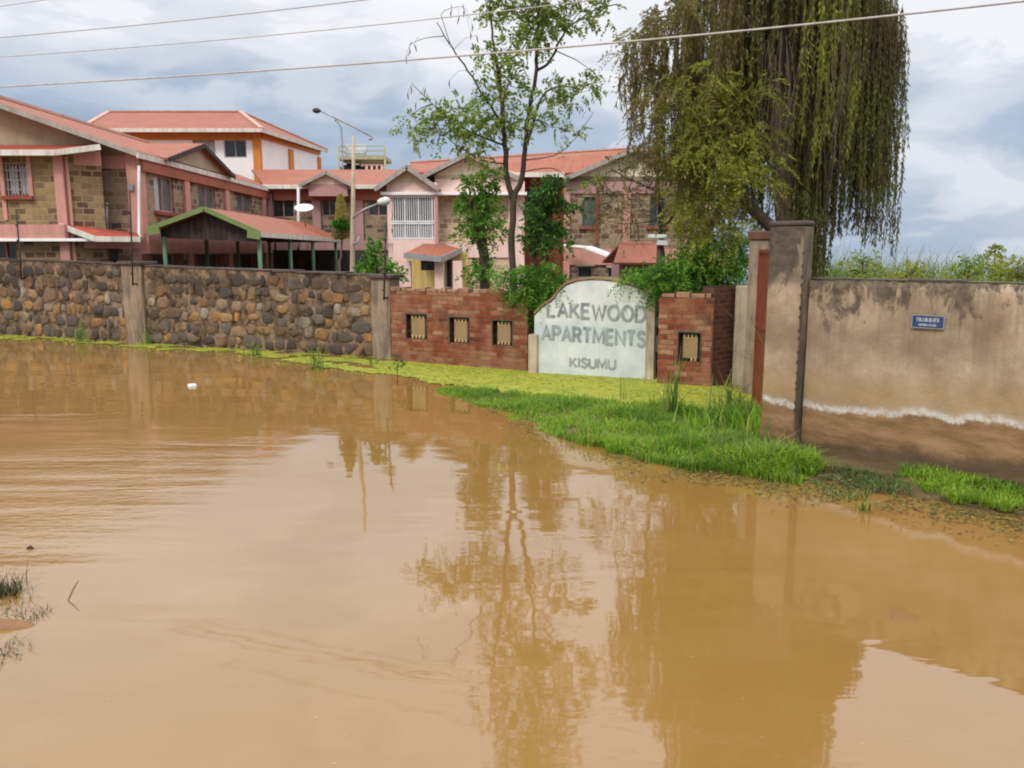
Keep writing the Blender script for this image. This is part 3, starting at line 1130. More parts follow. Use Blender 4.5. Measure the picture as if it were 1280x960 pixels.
# right brick pier with the fourth niche, and its darker return
pr = thing('brick_pier', 'narrow red brick pier with a single broken niche', 'wall', F_PR.pt(F_PR.L / 2, 0), 'brick gateway walls')
ptop = F_PR.uv(855, 372)[1]
nb = F_PR.box(848, 416, 875, 453)
MB().fwall(F_PR, 0, F_PR.L, -0.4, ptop, -0.23, 0.0, [nb]).build('brickwork', M['brick'], pr)
loose_course(F_PR, 0.05, F_PR.L - 0.05, ptop, pr)
niche(F_PR, nb, pr, True)
pe = F_PR.pt(F_PR.L, 0)
F_RT = Fac((pe.x + 0.004, pe.y + 0.03), (G(917, 478).x, G(917, 478).y))
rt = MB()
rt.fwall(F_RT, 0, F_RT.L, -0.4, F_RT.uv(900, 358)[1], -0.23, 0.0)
o = rt.build('brick_return', M['brickshade'], origin=F_RT.pt(F_RT.L / 2, 0))
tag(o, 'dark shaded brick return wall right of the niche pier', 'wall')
F_CR = Fac(xy(G(914, 480)), xy(G(936, 484)))
m = MB()
m.fbox(F_CR, 0, F_CR.L, -0.4, F_CR.uv(922, 357)[1], -0.3, 0)
o = m.build('stub_wall', M['paleconc'], origin=F_CR.pt(F_CR.L / 2, 0), bevel=0.02)
tag(o, 'pale stained plaster stub wall between dark brick and gate pillar', 'wall')
F_GP = Fac(xy(G(928, 493)), xy(G(951, 495)))
gp = thing('gate_pillar', 'tall tan gate pillar with rough edge behind the red gate', 'pillar', F_GP.pt(F_GP.L / 2, 0))
MB().fbox(F_GP, 0, F_GP.L, -0.4, F_GP.uv(944, 300)[1], -0.3, 0).build('shaft', M['concrete'], gp, bevel=0.02)
MB().fbox(F_GP, -0.03, F_GP.L + 0.03, F_GP.uv(944, 300)[1] + 0.003, F_GP.uv(944, 289)[1], -0.33, 0.03).build('cap', M['capbrown'], gp, bevel=0.015)
# red gate leaf swung open, seen nearly edge on
ga, gb = P(985, 400, 11.0), P(947, 400, 13.2)
F_GT = Fac((gb.x, gb.y), (ga.x, ga.y))
gt = thing('metal_gate', 'rusty red sheet metal gate swung open beside the plaster pillar', 'gate', F_GT.pt(F_GT.L / 2, 0.0))
gh = P(956, 312, 13.2).z
MB().fbox(F_GT, 0.06, F_GT.L - 0.06, 0.08, gh - 0.05, -0.012, 0.012).build('sheet', M['gatered'], gt)
m = MB()
for (a, b) in ((0, 0.06), (F_GT.L - 0.06, F_GT.L), (F_GT.L / 2 - 0.03, F_GT.L / 2 + 0.03)):
    m.fbox(F_GT, a, b, 0.02, gh, -0.035, 0.035)
for v in (0.02, gh * 0.5, gh - 0.055):
    m.fbox(F_GT, 0.06, F_GT.L - 0.06, v, v + 0.055, -0.034, 0.034)
m.build('gate_frame', M['gatered'], gt)
for v in (0.4, gh - 0.45):
    q = F_GT.pt(F_GT.L + 0.03, v)
    MB().tube([q, q + Vector((0, 0, 0.16))], 0.028, 8).build('hinge', M['gatered'], gt)

# ------------------------------------------------------------------ plastered wall and its pillar


def plaster(name, zero, tilt=0.0, top=0.0):
    """rain-streaked plaster: mould under the coping, tide mark of salts, damp below"""
    t = NT(name)
    o = t.coord('Object')
    sp = t.n('ShaderNodeSeparateXYZ')
    t.l(o, sp.inputs[0])
    z = t.math('ADD', t.math('ADD', sp.outputs[2], zero), t.math('MULTIPLY', sp.outputs[0], tilt))
    big_ = t.noise(o, 1.0, 7, 0.62)
    base = t.ramp(big_, [(0.38, (0.25, 0.18, 0.11)), (0.5, (0.37, 0.28, 0.185)), (0.62, (0.47, 0.37, 0.26))])
    base = t.mix(t.ramp(t.noise(o, 6, 6, 0.7), [(0.45, 0), (0.7, 0.5)]), base, (0.24, 0.17, 0.11))
    # ochre tint above the tide mark
    wob = t.math('MULTIPLY', t.math('SUBTRACT', t.noise(t.coord('Object', (1, 1, 0.25)), 1.9, 9, 0.72), 0.5), 0.34)
    zt = t.math('ADD', z, wob)

    def band(zin, a, b, c, d):
        m1 = t.n('ShaderNodeMapRange', interpolation_type='SMOOTHSTEP')
        m1.inputs['From Min'].default_value, m1.inputs['From Max'].default_value = a, b
        t.l(zin, m1.inputs[0])
        m2 = t.n('ShaderNodeMapRange', interpolation_type='SMOOTHSTEP')
        m2.inputs['From Min'].default_value, m2.inputs['From Max'].default_value = c, d
        t.l(zin, m2.inputs[0])
        return t.math('SUBTRACT', m1.outputs[0], m2.outputs[0], clamp=True)
    c = t.mix(t.math('MULTIPLY', band(zt, 0.60, 0.72, 0.78, 1.15), 0.55), base, (0.36, 0.22, 0.10))
    # damp foot
    foot = t.ramp(t.noise(t.coord('Object', (0.6, 0.6, 2.2)), 2.6, 7, 0.68), [(0.36, (0.15, 0.085, 0.040)), (0.5, (0.24, 0.138, 0.066)), (0.64, (0.33, 0.20, 0.108))])
    c = t.mix(band(zt, -5, -4, 0.56, 0.60), c, foot)
    c = t.mix(t.math('MULTIPLY', band(zt, -5, -4, 0.10, 0.24), 0.7), c, (0.045, 0.035, 0.025))
    salt = t.ramp(t.noise(o, 14, 7, 0.75), [(0.36, 0.1), (0.58, 1.0)])
    c = t.mix(t.math('MULTIPLY', band(zt, 0.535, 0.575, 0.59, 0.66), salt), c, (0.58, 0.54, 0.49))
    # black mould and streaks hanging from the top
    zz = t.math('ADD', z, t.math('MULTIPLY', t.math('SUBTRACT', t.noise(t.coord('Object', (1.5, 1.5, 0.75), (3, 1, 0)), 2.0, 9, 0.7, 0.6), 0.5), 3.0))
    mould = t.math('MULTIPLY', t.math('MULTIPLY', band(zz, 1.72 + top, 1.95 + top, 9, 10), band(z, 1.0 + top, 1.7 + top, 9, 10)), t.ramp(t.noise(o, 8, 5, 0.7), [(0.3, 0.4), (0.6, 1.0)]))
    c = t.mix(t.math('MULTIPLY', mould, 0.9), c, (0.05, 0.038, 0.032))
    drip = t.ramp(t.noise(t.coord('Object', (5.0, 5.0, 0.22)), 1.5, 8, 0.72, 0.3), [(0.5, 0.0), (0.58, 1.0)])
    c = t.mix(t.math('MULTIPLY', t.math('MULTIPLY', drip, band(z, 0.5 + top, 1.9 + top, 9, 10)), 0.32), c, (0.12, 0.09, 0.068))
    c = t.mix(t.math('MULTIPLY', band(z, 2.0, 2.09, 9, 10), 0.5), c, (0.07, 0.055, 0.045))
    h = t.math('ADD', t.math('MULTIPLY', t.noise(o, 3, 6, 0.6), 0.8), t.math('MULTIPLY', t.noise(o, 35, 4), 0.25))
    t.bump(h, 0.5, 0.03)
    return t.fin(c, 0.88, 0.2)


M['plaster'] = plaster('rain streaked plaster', 0.0, -0.085)
M['plaster_pillar'] = plaster('rain streaked pillar plaster', 0.0, 0.0, 0.45)
wt_ = (F_PL.uv(1044, 349)[1] + F_PL.uv(1280, 357)[1]) / 2
PLL = F_PL.L * 2.6
pw = thing('plaster_wall', 'long tan plastered wall with white salt line and black mould', 'wall', F_PL.pt(0, 0))
# gently uneven plastered face
V, Q = [], []
nu, nv = 110, 26
for j in range(nv + 1):
    for i in range(nu + 1):
        u = 0.004 + (PLL - 0.004) * i / nu
        v = -0.4 + (wt_ + 0.4) * j / nv
        ed = 0.012 if 0 < j < nv and 0 < i < nu else 0
        vv = v + (rnd.uniform(-0.014, 0.008) if j == nv else 0)
        V.append(tuple(F_PL.pt(u, vv, 0.02 * math.sin(u * 1.7 + 1) * math.sin(v * 2.1) * (1 if ed else 0) + rnd.uniform(-1, 1) * ed * 0.4)))
nf = len(V)
for j in range(nv):
    for i in range(nu):
        a = j * (nu + 1) + i
        Q.append((a, a + 1, a + nu + 2, a + nu + 1))
# back and top
for i in range(nu + 1):
    u = 0.004 + (PLL - 0.004) * i / nu
    V.append(tuple(F_PL.pt(u, wt_ - 0.01, -0.2)))
for i in range(nu + 1):
    u = 0.004 + (PLL - 0.004) * i / nu
    V.append(tuple(F_PL.pt(u, -0.4, -0.2)))
t0 = nv * (nu + 1)
for i in range(nu):
    Q.append((t0 + i, t0 + i + 1, nf + i + 1, nf + i))
    Q.append((nf + i, nf + i + 1, nf + nu + 1 + i + 1, nf + nu + 1 + i))
np_mesh('plaster_face', V, Q, M['plaster'], pw, smooth=False)
m = MB()
u = 0.01
while u < PLL - 0.1:
    l = rnd.uniform(0.35, 0.8)
    m.fbox(F_PL, u, min(u + l, PLL), wt_ + 0.004, wt_ + rnd.uniform(0.018, 0.04), -0.19, rnd.uniform(-0.01, 0.012))
    u += l + 0.004
m.build('coping', M['oldconc'], pw, bevel=0.008)

uL0, uL1 = F_PL.uv(950, 540, 0.13)[0], F_PL.uv(991.5, 540, 0.13)[0]
pt_ = F_PL.uv(985, 283)[1]
gpil = thing('plaster_pillar', 'tall tan plastered gate pillar at the end of the mouldy wall', 'pillar', F_PL.pt((uL0 + uL1) / 2, 0))
m = MB()
m.fbox(F_PL, uL0, uL1, -0.4, pt_, -0.07, 0.13)
m.build('shaft', M['plaster_pillar'], gpil, bevel=0.018)
m = MB()
m.fbox(F_PL, uL0 - 0.012, uL1 + 0.016, pt_ + 0.003, pt_ + 0.06, -0.08, 0.143)
m.build('cap', M['oldconc'], gpil, bevel=0.02)
MB().fbox(F_PL, uL1 + .001, uL1 + .012, 0.1, pt_ - .01, -0.066, 0.126).build('mossy_edge', M['mossy'], gpil)
m = MB()
for k in range(16):
    v = 0.5 + k * (pt_ - 0.7) / 16 + rnd.uniform(-0.03, 0.03)
    q = F_PL.pt(uL1 + 0.002, v, 0.128)
    m.tube([q + Vector((-0.012, -0.01, 0)), q + Vector((0.006, 0.0, rnd.uniform(0.03, 0.07)))], rnd.uniform(0.005, 0.011), 5)
m.build('rough_edge', M['mossy'], gpil)

bs = thing('wall_sign', 'small blue enamel plate with white lines on the plaster wall', 'sign', F_PL.pt(F_PL.uv(1161, 402)[0], F_PL.uv(1161, 402)[1], 0.02))
b = F_PL.box(1142, 395, 1181, 409.5)
MB().fbox(F_PL, b[0], b[1], b[2], b[3], 0.022, 0.03).build('plate', M['blue'], bs, bevel=0.002)
m = MB()
e = 0.009
m.fbox(F_PL, b[0] - e, b[1] + e, b[2] - e, b[2], 0.018, 0.033)
m.fbox(F_PL, b[0] - e, b[1] + e, b[3], b[3] + e, 0.018, 0.033)
m.fbox(F_PL, b[0] - e, b[0], b[2], b[3], 0.018, 0.033)
m.fbox(F_PL, b[1], b[1] + e, b[2], b[3], 0.018, 0.033)
m.build('rim', M['steelgrey'], bs)
m = MB()
W, H = b[1] - b[0], b[3] - b[2]
for (fa, fb, va, vb, n_) in ((0.14, 0.86, 0.52, 0.84, 11), (0.20, 0.78, 0.14, 0.32, 15)):
    for k in range(n_):
        a0 = b[0] + W * (fa + (fb - fa) * k / n_)
        cw = W * (fb - fa) / n_ * 0.74
        v0, v1 = b[2] + H * va, b[2] + H * vb
        s_ = cw * 0.3
        m.fbox(F_PL, a0, a0 + s_, v0, v1, 0.0315, 0.0325)
        vm_ = rnd.choice([v0, (v0 + v1) / 2, v1 - s_])
        m.fbox(F_PL, a0 + s_, a0 + cw, vm_, vm_ + s_, 0.0315, 0.0325)
        if rnd.random() < 0.6:
            m.fbox(F_PL, a0 + cw - s_, a0 + cw, v0, v1, 0.0326, 0.0332)
m.build('lettering', M['signwhite'], bs)

# ------------------------------------------------------------------ buildings


def window(root, F, bx, kind='plain', frame=None, pane=None, sill=None, grille=0, w=-0.14, fr=0.06, mull=1, label=None):
    """window (frame) > pane, sill, grille"""
    u0, u1, v0, v1 = bx
    frame = frame or M['brownred']
    m = MB()
    for a, b, c, d in ((u0, u0 + fr, v0, v1), (u1 - fr, u1, v0, v1), (u0 + fr, u1 - fr, v0, v0 + fr), (u0 + fr, u1 - fr, v1 - fr, v1)):
        m.fbox(F, a + .002, b - .002, c + .002, d - .002, w, w + 0.08)
    for k in range(mull):
        c = u0 + (u1 - u0) * (k + 1) / (mull + 1)
        m.fbox(F, c - 0.025, c + 0.025, v0 + fr, v1 - fr, w + 0.01, w + 0.07)
    o = m.build('window', frame, root, label=label)
    MB().fbox(F, u0 + fr * .6, u1 - fr * .6, v0 + fr * .6, v1 - fr * .6, w - 0.02, w + 0.02).build('pane', pane or M['glass'], o)
    if sill:
        MB().fbox(F, u0 - 0.12, u1 + 0.12, v0 - 0.11, v0 - 0.003, -0.05, 0.13).build('sill', sill, o)
    if grille:
        m = MB()
        for k in range(grille):
            c = u0 + (u1 - u0) * (k + 0.5) / grille
            m.fbox(F, c - 0.012, c + 0.012, v0 + 0.01, v1 - 0.01, w + 0.11, w + 0.13)
        for f in (0.2, 0.5, 0.8):
            vv = v0 + (v1 - v0) * f
            m.fbox(F, u0 + .01, u1 - .01, vv - 0.012, vv + 0.012, w + 0.131, w + 0.145)
        m.build('grille', M['steelgrey'], o)
    return o


def gable_roof_on(root, apexF, F, apex_uv, l_uv, r_uv, depth, th=0.09, front=0.45, mat=None, barge=True):
    """two slopes of a gable standing on facade F; apex/left/right feet in (u, v); runs back by depth"""
    mat = mat or M['roof']
    A0, A1 = F.pt(*apex_uv, front), F.pt(*apex_uv, -depth)
    L0, L1 = F.pt(*l_uv, front), F.pt(*l_uv, -depth)
    R0, R1 = F.pt(*r_uv, front), F.pt(*r_uv, -depth)
    m = MB()
    m.slab([L0, A0, A1, L1], th)
    m.slab([A0, R0, R1, A1], th)
    o = m.build('roof', mat, root)
    if barge:
        m = MB()
        dv = Vector((0, 0, -0.13))
        nn = Vector((F.n.x, F.n.y, 0)) * 0.02
        for a, b in ((L0, A0), (A0, R0)):
            m.bar(a + dv * .5 + nn, b + dv * .5 + nn, 0.04, 0.17)
        m.build('barge_board', M['barge'], o)
        m = MB()
        m.bar(A0 * .98 + A1 * .02 + Vector((0, 0, .01)), A1 + Vector((0, 0, .01)), 0.16, 0.05)
        m.build('ridge_cap', M['ridge'], o)
    return o


# ---- left block: yellow stone with pink columns, long side running away from the camera
XA = -11.68
A = thing('apartment_block', 'yellow stone apartment block with pink columns at the left edge', 'building', (XA - 5, 28, 0.1), 'apartment blocks behind the wall')
FA1 = Fac((-20.0, 25.5), (P(80, 240, 25.5).x, 25.5))                     # window bay
FA2 = Fac((P(85, 240, 25.5).x, 25.55), (P(129, 240, 26.0).x, 26.0))     # angled yellow wall
FA3 = Fac((P(128, 240, 26.5).x, 26.55), (P(162, 240, 26.55).x, 26.55))  # shaded recess
FAS = Fac((XA, 26.3), (XA, 41.0))                                       # long right side
EAV = 5.62
w1 = FA1.box(7, 205, 36, 245)
g1 = FA1.box(-8, 301, 21, 326)
MB().fwall(FA1, 0, FA1.L, -0.1, 5.36, -0.25, 0, [w1, g1]).build('front_wall', M['stone'], A)
window(A, FA1, w1, pane=M['curtain'], sill=M['sillred'], grille=7, frame=M['sillred'])
window(A, FA1, g1, pane=M['glass'], grille=0)
m = MB()
for x0, x1, F, w in ((72, 82, FA1, 0.12),):
    bx = F.box(x0, 200, x1, 290)
    m.fbox(F, bx[0], F.L + 0.08, -0.1, 5.3, -0.2, w)
bx = FA2.box(83, 200, 89, 290)
m.fbox(FA2, -0.04, bx[1], -0.1, 5.3, -0.2, 0.06)
m.build('column', M['pink'], A)
m = MB()
bx = FA1.box(1, 200, 6, 250)
m.fbox(FA1, bx[0], bx[1], 3.4, 5.4, -0.02, 0.05)
bx = FA1.box(36, 200, 41, 250)
m.fbox(FA1, bx[0], bx[1], w1[2] - .1, 5.4, -0.02, 0.05)
m.build('window_surround', M['pink'], A)
MB().fwall(FA2, 0, FA2.L, -0.1, 5.45, -0.25, 0).build('side_wall', M['stone'], A)
MB().fbox(FA2, bx and 0.2, FA2.L + 0.01, FA2.uv(105, 207)[1], 5.5, 0.005, 0.05).build('lintel_band', M['pink'], A)
gw = FA3.box(134, 306, 148, 330)
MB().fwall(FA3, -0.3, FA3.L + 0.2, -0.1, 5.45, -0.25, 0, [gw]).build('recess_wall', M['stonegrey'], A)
window(A, FA3, gw, pane=M['windowgreen'], mull=0, fr=0.04)
MB().fbox(FA3, -0.1, FA3.L, FA3.uv(145, 211)[1], 5.44, 0.005, 0.06).build('lintel_band', M['pink'], A)
m = MB()
q0, q1 = P(133, 282, 26.3), P(133, 256, 26.3)
m.tube([q0 - Vector((0, 0, .3)), q1, ], 0.055, 8)
m.tube([q1, q1 + Vector((0, 0, .06))], 0.09, 8)
m.build('drain_pipe', M['steelgrey'], A)
FAc = Fac((P(160, 240, 26.3).x, 26.3), (XA, 26.3))
MB().fbox(FAc, 0, FAc.L + 0.03, -0.1, 5.5, -0.35, 0.02).build('column', M['pink'], A)
MB().fbox(FAc, FAc.L * .1, FAc.L * .5, FAc.uv(165, 238)[1], FAc.uv(165, 231)[1], 0.02, 0.1).build('meter_box', M['steelgrey'], A)
m = MB()
m.tube([P(173.5, 207, 26.1), P(173.5, 240, 26.1), P(173.5, 292, 26.1), P(176, 297, 25.9)], 0.045, 8)
m.build('downpipe', M['steelwhite'], A)
# pink floor band with white lip
b = FA1.uv(40, 281)[1], FA1.uv(40, 298)[1]
m = MB()
m.fbox(FA1, 0, FA1.L + 0.1, b[1], b[0], 0.004, 0.34)
m.build('floor_band', M['pink'], A)
m = MB()
m.fbox(FA1, 0, FA1.L + 1.1, b[1] - 0.09, b[1] - 0.003, 0.0, 0.38)
m.build('band_lip', M['white'], A)
m = MB()
bx = FA1.box(74, 300, 83, 330)
MB().fbox(FA2, 0.3, FA2.L + 1.0, 2.55, 2.86, 0.004, 0.2).build('floor_band', M['pink'], A)
# small red canopy at the corner
m = MB()
cpts = [P(73, 279, 25.45), P(171, 291, 26.25), P(176, 297, 25.2), P(119, 296.5, 24.95)]
m.slab([cpts[0], cpts[3], cpts[2], cpts[1]], 0.07)
co = m.build('canopy', M['roofd'], A)
m = MB()
m.bar(cpts[0] + Vector((0, -.02, -.05)), cpts[3] + Vector((0, -.03, -.05)), 0.04, 0.16)
m.bar(cpts[3] + Vector((0, -.03, -.05)), cpts[2] + Vector((0, -.03, -.05)), 0.04, 0.16)
m.build('canopy_fascia', M['fascia'], co)
# lean-to roof strip over the window bay
sp_ = [P(-90, 190, 25.0), P(70, 190, 25.0), P(126, 183, 25.35), P(122, 179.5, 26.4), P(-90, 181, 26.4)]
m = MB()
m.slab(sp_[:2] + [P(74, 181.5, 26.4), sp_[4]], 0.06)
m.slab([sp_[1], sp_[2], sp_[3], P(74, 181.5, 26.4)], 0.06)
lt = m.build('lean_to_roof', M['roofd'], A)
m = MB()
m.bar(sp_[0] + Vector((0, -.03, -.02)), sp_[1] + Vector((0, -.03, -.02)), 0.04, 0.17)
m.bar(sp_[1] + Vector((0, -.03, -.02)), sp_[2] + Vector((0, -.03, -.02)), 0.04, 0.17)
m.build('eave_fascia', M['fascia'], lt)
# cream gable wall and the main roof
XR, ZR = -18.0, 7.78
F_AG = Fac((-24.0, 26.55), (XA, 26.55))
MB().fpoly(F_AG, [(0, 5.45), (F_AG.L - 0.05, 5.45), (F_AG.L - 0.05, 5.5), (6.0, ZR - 0.28), (0, 5.5)], -0.2, 0).build('gable_wall', M['creamshade'], A)
YF, YB = 25.9, 46.0
m = MB()
ex = XA + 0.14
ez = 5.50
m.slab([(XR, YF, ZR), (ex, YF, ez), (ex, 41.5, ez), (XR, YB, ZR)], 0.12)
m.slab([(XR, YF, ZR), (XR, YB, ZR), (2 * XR - ex, YB, ez), (2 * XR - ex, YF, ez)], 0.12)
ro = m.build('roof', M['roof'], A)
m = MB()
m.bar((ex + .02, YF - .03, ez - .08), (XR, YF - .03, ZR - .10), 0.05, 0.15)
m.bar((XR, YF - .03, ZR - .10), (2 * XR - ex, YF - .03, ez - .08), 0.05, 0.15)
m.build('barge_board', M['barge'], ro)
m = MB()
m.bar((ex + .03, YF - .05, ez - .12), (ex + .03, 39.6, ez - .12), 0.06, 0.17)
m.build('gutter', M['fascia'], ro)
m = MB()
m.bar((XR, YF - .1, ZR + .02), (XR, YB, ZR + .02), 0.3, 0.1)
m.build('ridge_cap', M['ridge'], ro)
# gablet on the long side
F_GL = Fac((ex + 0.03, P(0, 0, 27.7).y), (ex + 0.03, 34.2))
ga_ = (F_GL.L * 0.5, 6.38)
MB().fpoly(F_GL, [(0.25, ez + .02), (F_GL.L - .25, ez + .02), (ga_[0], ga_[1] - 0.1)], -0.1, -0.02).build('gablet_wall', M['creamshade'], A)
m = MB()
a0, a1 = F_GL.pt(*ga_, 0.2), F_GL.pt(*ga_, -2.6)
for q in ((0, ez), (F_GL.L, ez)):
    l0 = F_GL.pt(*q, 0.2)
    l1 = F_GL.pt(*q, 0.05)
    m.slab([a0, a1, l1, l0] if q[0] else [a0, l0, l1, a1], 0.06)
gr = m.build('gablet_roof', M['roof'], A)
m = MB()
for q in ((0, ez), (F_GL.L, ez)):
    m.bar(a0 + Vector((.02, 0, -.08)), F_GL.pt(*q, .22) + Vector((0, 0, -.05)), 0.05, 0.15)
m.build('barge_board', M['soffit'], gr)
# long side wall
sw_ = [FAS.box(193, 221, 217, 265), FAS.box(248, 232, 269, 262), FAS.box(296, 239, 315, 266)]
gdark = [(FAS.box(x0, 314, x1, 335)[0], FAS.box(x0, 314, x1, 335)[1], 0.3, 2.38) for x0, x1 in ((190, 217), (246, 272), (294, 316))]
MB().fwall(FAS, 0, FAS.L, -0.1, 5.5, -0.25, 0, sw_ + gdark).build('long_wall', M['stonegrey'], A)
for k, bx in enumerate(sw_):
    window(A, FAS, bx, pane=M['windowgreen'], frame=M['lilac'], sill=M['sillred'], mull=1)
    if k == 0:
        u0, u1, v0, v1 = bx
        MB().fbox(FAS, u0 + .05, u0 + (u1 - u0) * .32, v0 + .05, v1 - .05, -0.11, -0.08).build('curtain', M['curtain'], A)
for bx in gdark:
    window(A, FAS, bx, pane=M['dark'], frame=M['shutter'], mull=0)
    MB().fbox(FAS, bx[0] - 0.75, bx[0] - 0.05, bx[2], bx[3], 0.005, 0.05).build('shutter', M['shutter'], A)
    MB().fbox(FAS, bx[1] + 0.05, bx[1] + 0.75, bx[2], bx[3], 0.005, 0.05).build('shutter', M['shutter'], A)
for x in (232, 282, 328):
    u = FAS.uv(x, 250)[0]
    MB().fbox(FAS, u - 0.22, u + 0.22, -0.1, 5.1, 0.006, 0.1).build('column', M['pink'], A)
MB().fbox(FAS, 0.02, FAS.L, 4.95, 5.45, 0.008, 0.13).build('eave_band', M['brownred'], A)
MB().fbox(FAS, 0.02, FAS.L, 2.4, 3.05, 0.008, 0.14).build('floor_band', M['pink'], A)

# ---- middle wing, recessed between the two blocks
YC = 40.0
C_ = thing('apartment_wing', 'shaded middle wing with small gablet and lilac panel between blocks', 'building', (-8.5, 42, 0.1), 'apartment blocks behind the wall')
FC = Fac((XA + 0.3, YC), (P(500, 250, YC).x, YC))
cw = [FC.box(340, 246, 368, 272), FC.box(402, 246, 421, 270), FC.box(460, 246, 486, 270)]
cg = [FC.box(340, 303, 372, 338), FC.box(395, 303, 425, 338)]
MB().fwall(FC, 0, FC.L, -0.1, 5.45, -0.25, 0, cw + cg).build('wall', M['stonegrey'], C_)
for bx in cw:
    window(C_, FC, bx, pane=M['glass'], frame=M['lilac'], mull=1)
for bx in cg:
    window(C_, FC, bx, pane=M['dark'], frame=M['shutter'], mull=1)
for x in (336, 396, 449):
    u = FC.uv(x, 260)[0]
    MB().fbox(FC, u - 0.2, u + 0.2, -0.1, 5.2, 0.005, 0.12).build('column', M['lilac'], C_)
MB().fbox(FC, 0.02, FC.L, 4.9, 5.4, 0.006, 0.16).build('eave_band', M['brownred'], C_)
MB().fbox(FC, 0.02, FC.L, 2.55, 3.0, 0.006, 0.14).build('floor_band', M['lilac'], C_)
m = MB()
zc_r = P(430, 212, 44.5).z
e0, e1 = P(330, 234, 39.4), P(560, 235, 39.4)
m.slab([(e0.x, 39.4, 5.58), (e1.x, 39.4, 5.58), (e1.x, 44.5, zc_r), (XR + 4.2, 44.5, zc_r)], 0.1)
m.slab([(XR + 4.2, 44.5, zc_r), (e1.x, 44.5, zc_r), (e1.x, 49.5, 5.58), (e0.x, 49.5, 5.58)], 0.1)
rc = m.build('roof', M['roof'], C_)
m = MB()
m.bar((e0.x - .4, 39.38, 5.5), (e1.x, 39.38, 5.5), 0.06, 0.2)
m.build('gutter', M['fascia'], rc)
FCg = Fac(xy(P(378, 240, 39.2)), xy(P(440, 240, 39.2)))
ap = FCg.uv(409, 214)
MB().fpoly(FCg, [(0.25, 5.6), (FCg.L - .25, 5.6), (ap[0], ap[1] - .12)], -0.5, -0.02).build('gablet_wall', M['cream'], C_)
bx = FCg.box(386, 233.5, 434, 245)
MB().fbox(FCg, bx[0], bx[1], bx[2], 5.595, -0.6, 0.02).build('gablet_panel', M['lilac'], C_)
m = MB()
a0, a1 = FCg.pt(*ap, .25), FCg.pt(*ap, -3.2)
for q in ((-.1, 5.55), (FCg.L + .1, 5.55)):
    l0, l1 = FCg.pt(*q, .25), FCg.pt(*q, -0.25)
    m.slab([a0, l0, l1, a1], 0.06)
gr = m.build('gablet_roof', M['roof'], C_)
m = MB()
for q in ((-.1, 5.5), (FCg.L + .1, 5.5)):
    m.bar(a0 + Vector((0, -.02, -.08)), FCg.pt(*q, .27), 0.05, 0.15)
m.build('barge_board', M['barge'], gr)
m = MB()
m.tube([P(373, 235, 39.3), P(373, 277, 39.3), P(373, 330, 39.3)], 0.075, 8)
m.build('downpipe', M['steelwhite'], C_)

# ---- tall white and orange block behind
B_ = thing('tall_block', 'tall white block with orange bands and hipped roof behind the others', 'building', (-18, 49, 0.1), 'apartment blocks behind the wall')
cFR = P(323, 170, 46.0)
cBR = P(399, 188, 53.6)
cFL = (-25.0, 46.0)
FB1 = Fac(cFL, (cFR.x, 46.0))
FB2 = Fac((cFR.x, 46.0), (cBR.x, cBR.y))
ZE = P(323, 164.5, 46.0).z
bw_ = [FB1.box(241, 175, 269, 195), FB1.box(280, 175, 308, 197)]
MB().fwall(FB1, 0, FB1.L, -0.1, ZE, -0.25, 0, bw_).build('front_wall', M['white'], B_)
window(B_, FB1, bw_[0], frame=M['lilac'], pane=M['curtain'], mull=2)
window(B_, FB1, bw_[1], frame=M['steelgrey'], pane=M['glass'], mull=1)
MB().fwall(FB2, 0, FB2.L, -0.1, ZE, -0.25, 0).build('side_wall', M['white'], B_)
MB().fbox(FB1, 0, FB1.L - .3, FB1.uv(300, 175)[1], ZE - .01, 0.005, 0.1).build('eave_band', M['orange'], B_)
MB().fbox(FB2, 0.3, FB2.L - .01, FB2.uv(335, 176)[1], ZE - .01, 0.005, 0.1).build('eave_band', M['orange'], B_)
MB().fbox(FB1, FB1.L - 0.3, FB1.L + 0.1, 0, ZE - .005, -0.2, 0.13).build('corner_column', M['orange'], B_)
u = FB2.uv(363, 200)[0]
MB().fbox(FB2, u - .25, u + .25, 0, ZE - .5, 0.005, 0.11).build('column', M['orange'], B_)
MB().fbox(FB2, FB2.L - .35, FB2.L + .02, 0, ZE - .5, 0.005, 0.11).build('column', M['orange'], B_)
FL_, FR_ = P(100, 162.5, 45.2), P(327, 163.5, 45.2)
BR_ = P(409, 187.5, 54.4)
zr = P(300, 140, 50.0)
zl = P(136, 139.5, 50.0)
zt_ = (zr.z + zl.z) / 2
zr.z = zl.z = zt_
ze = ZE + 0.05
FLp, FRp, BRp = Vector((FL_.x, FL_.y, ze)), Vector((FR_.x, FR_.y, ze)), Vector((BR_.x, BR_.y, ze))
BLp = Vector((FL_.x - 1, 55.0, ze))
m = MB()
m.slab([FLp, FRp, zr, zl], 0.1)
m.slab([FRp, BRp, zr], 0.1)
m.slab([BRp, BLp, zl, zr], 0.1)
m.slab([BLp, FLp, zl], 0.1)
rb = m.build('roof', M['roofb'], B_)
m = MB()
dz = Vector((0, 0, -0.09))
m.bar(FLp + dz, FRp + dz, 0.06, 0.2)
m.bar(FRp + dz, BRp + dz, 0.06, 0.2)
m.build('fascia', M['fascia'], rb)
m = MB()
for a, b in ((zl, zr), (zr, FRp), (zl, FLp), (zr, BRp)):
    m.bar(a + Vector((0, 0, .03)), b + Vector((0, 0, .03)), 0.24, 0.07)
m.build('ridge_cap', M['ridge'], rb)

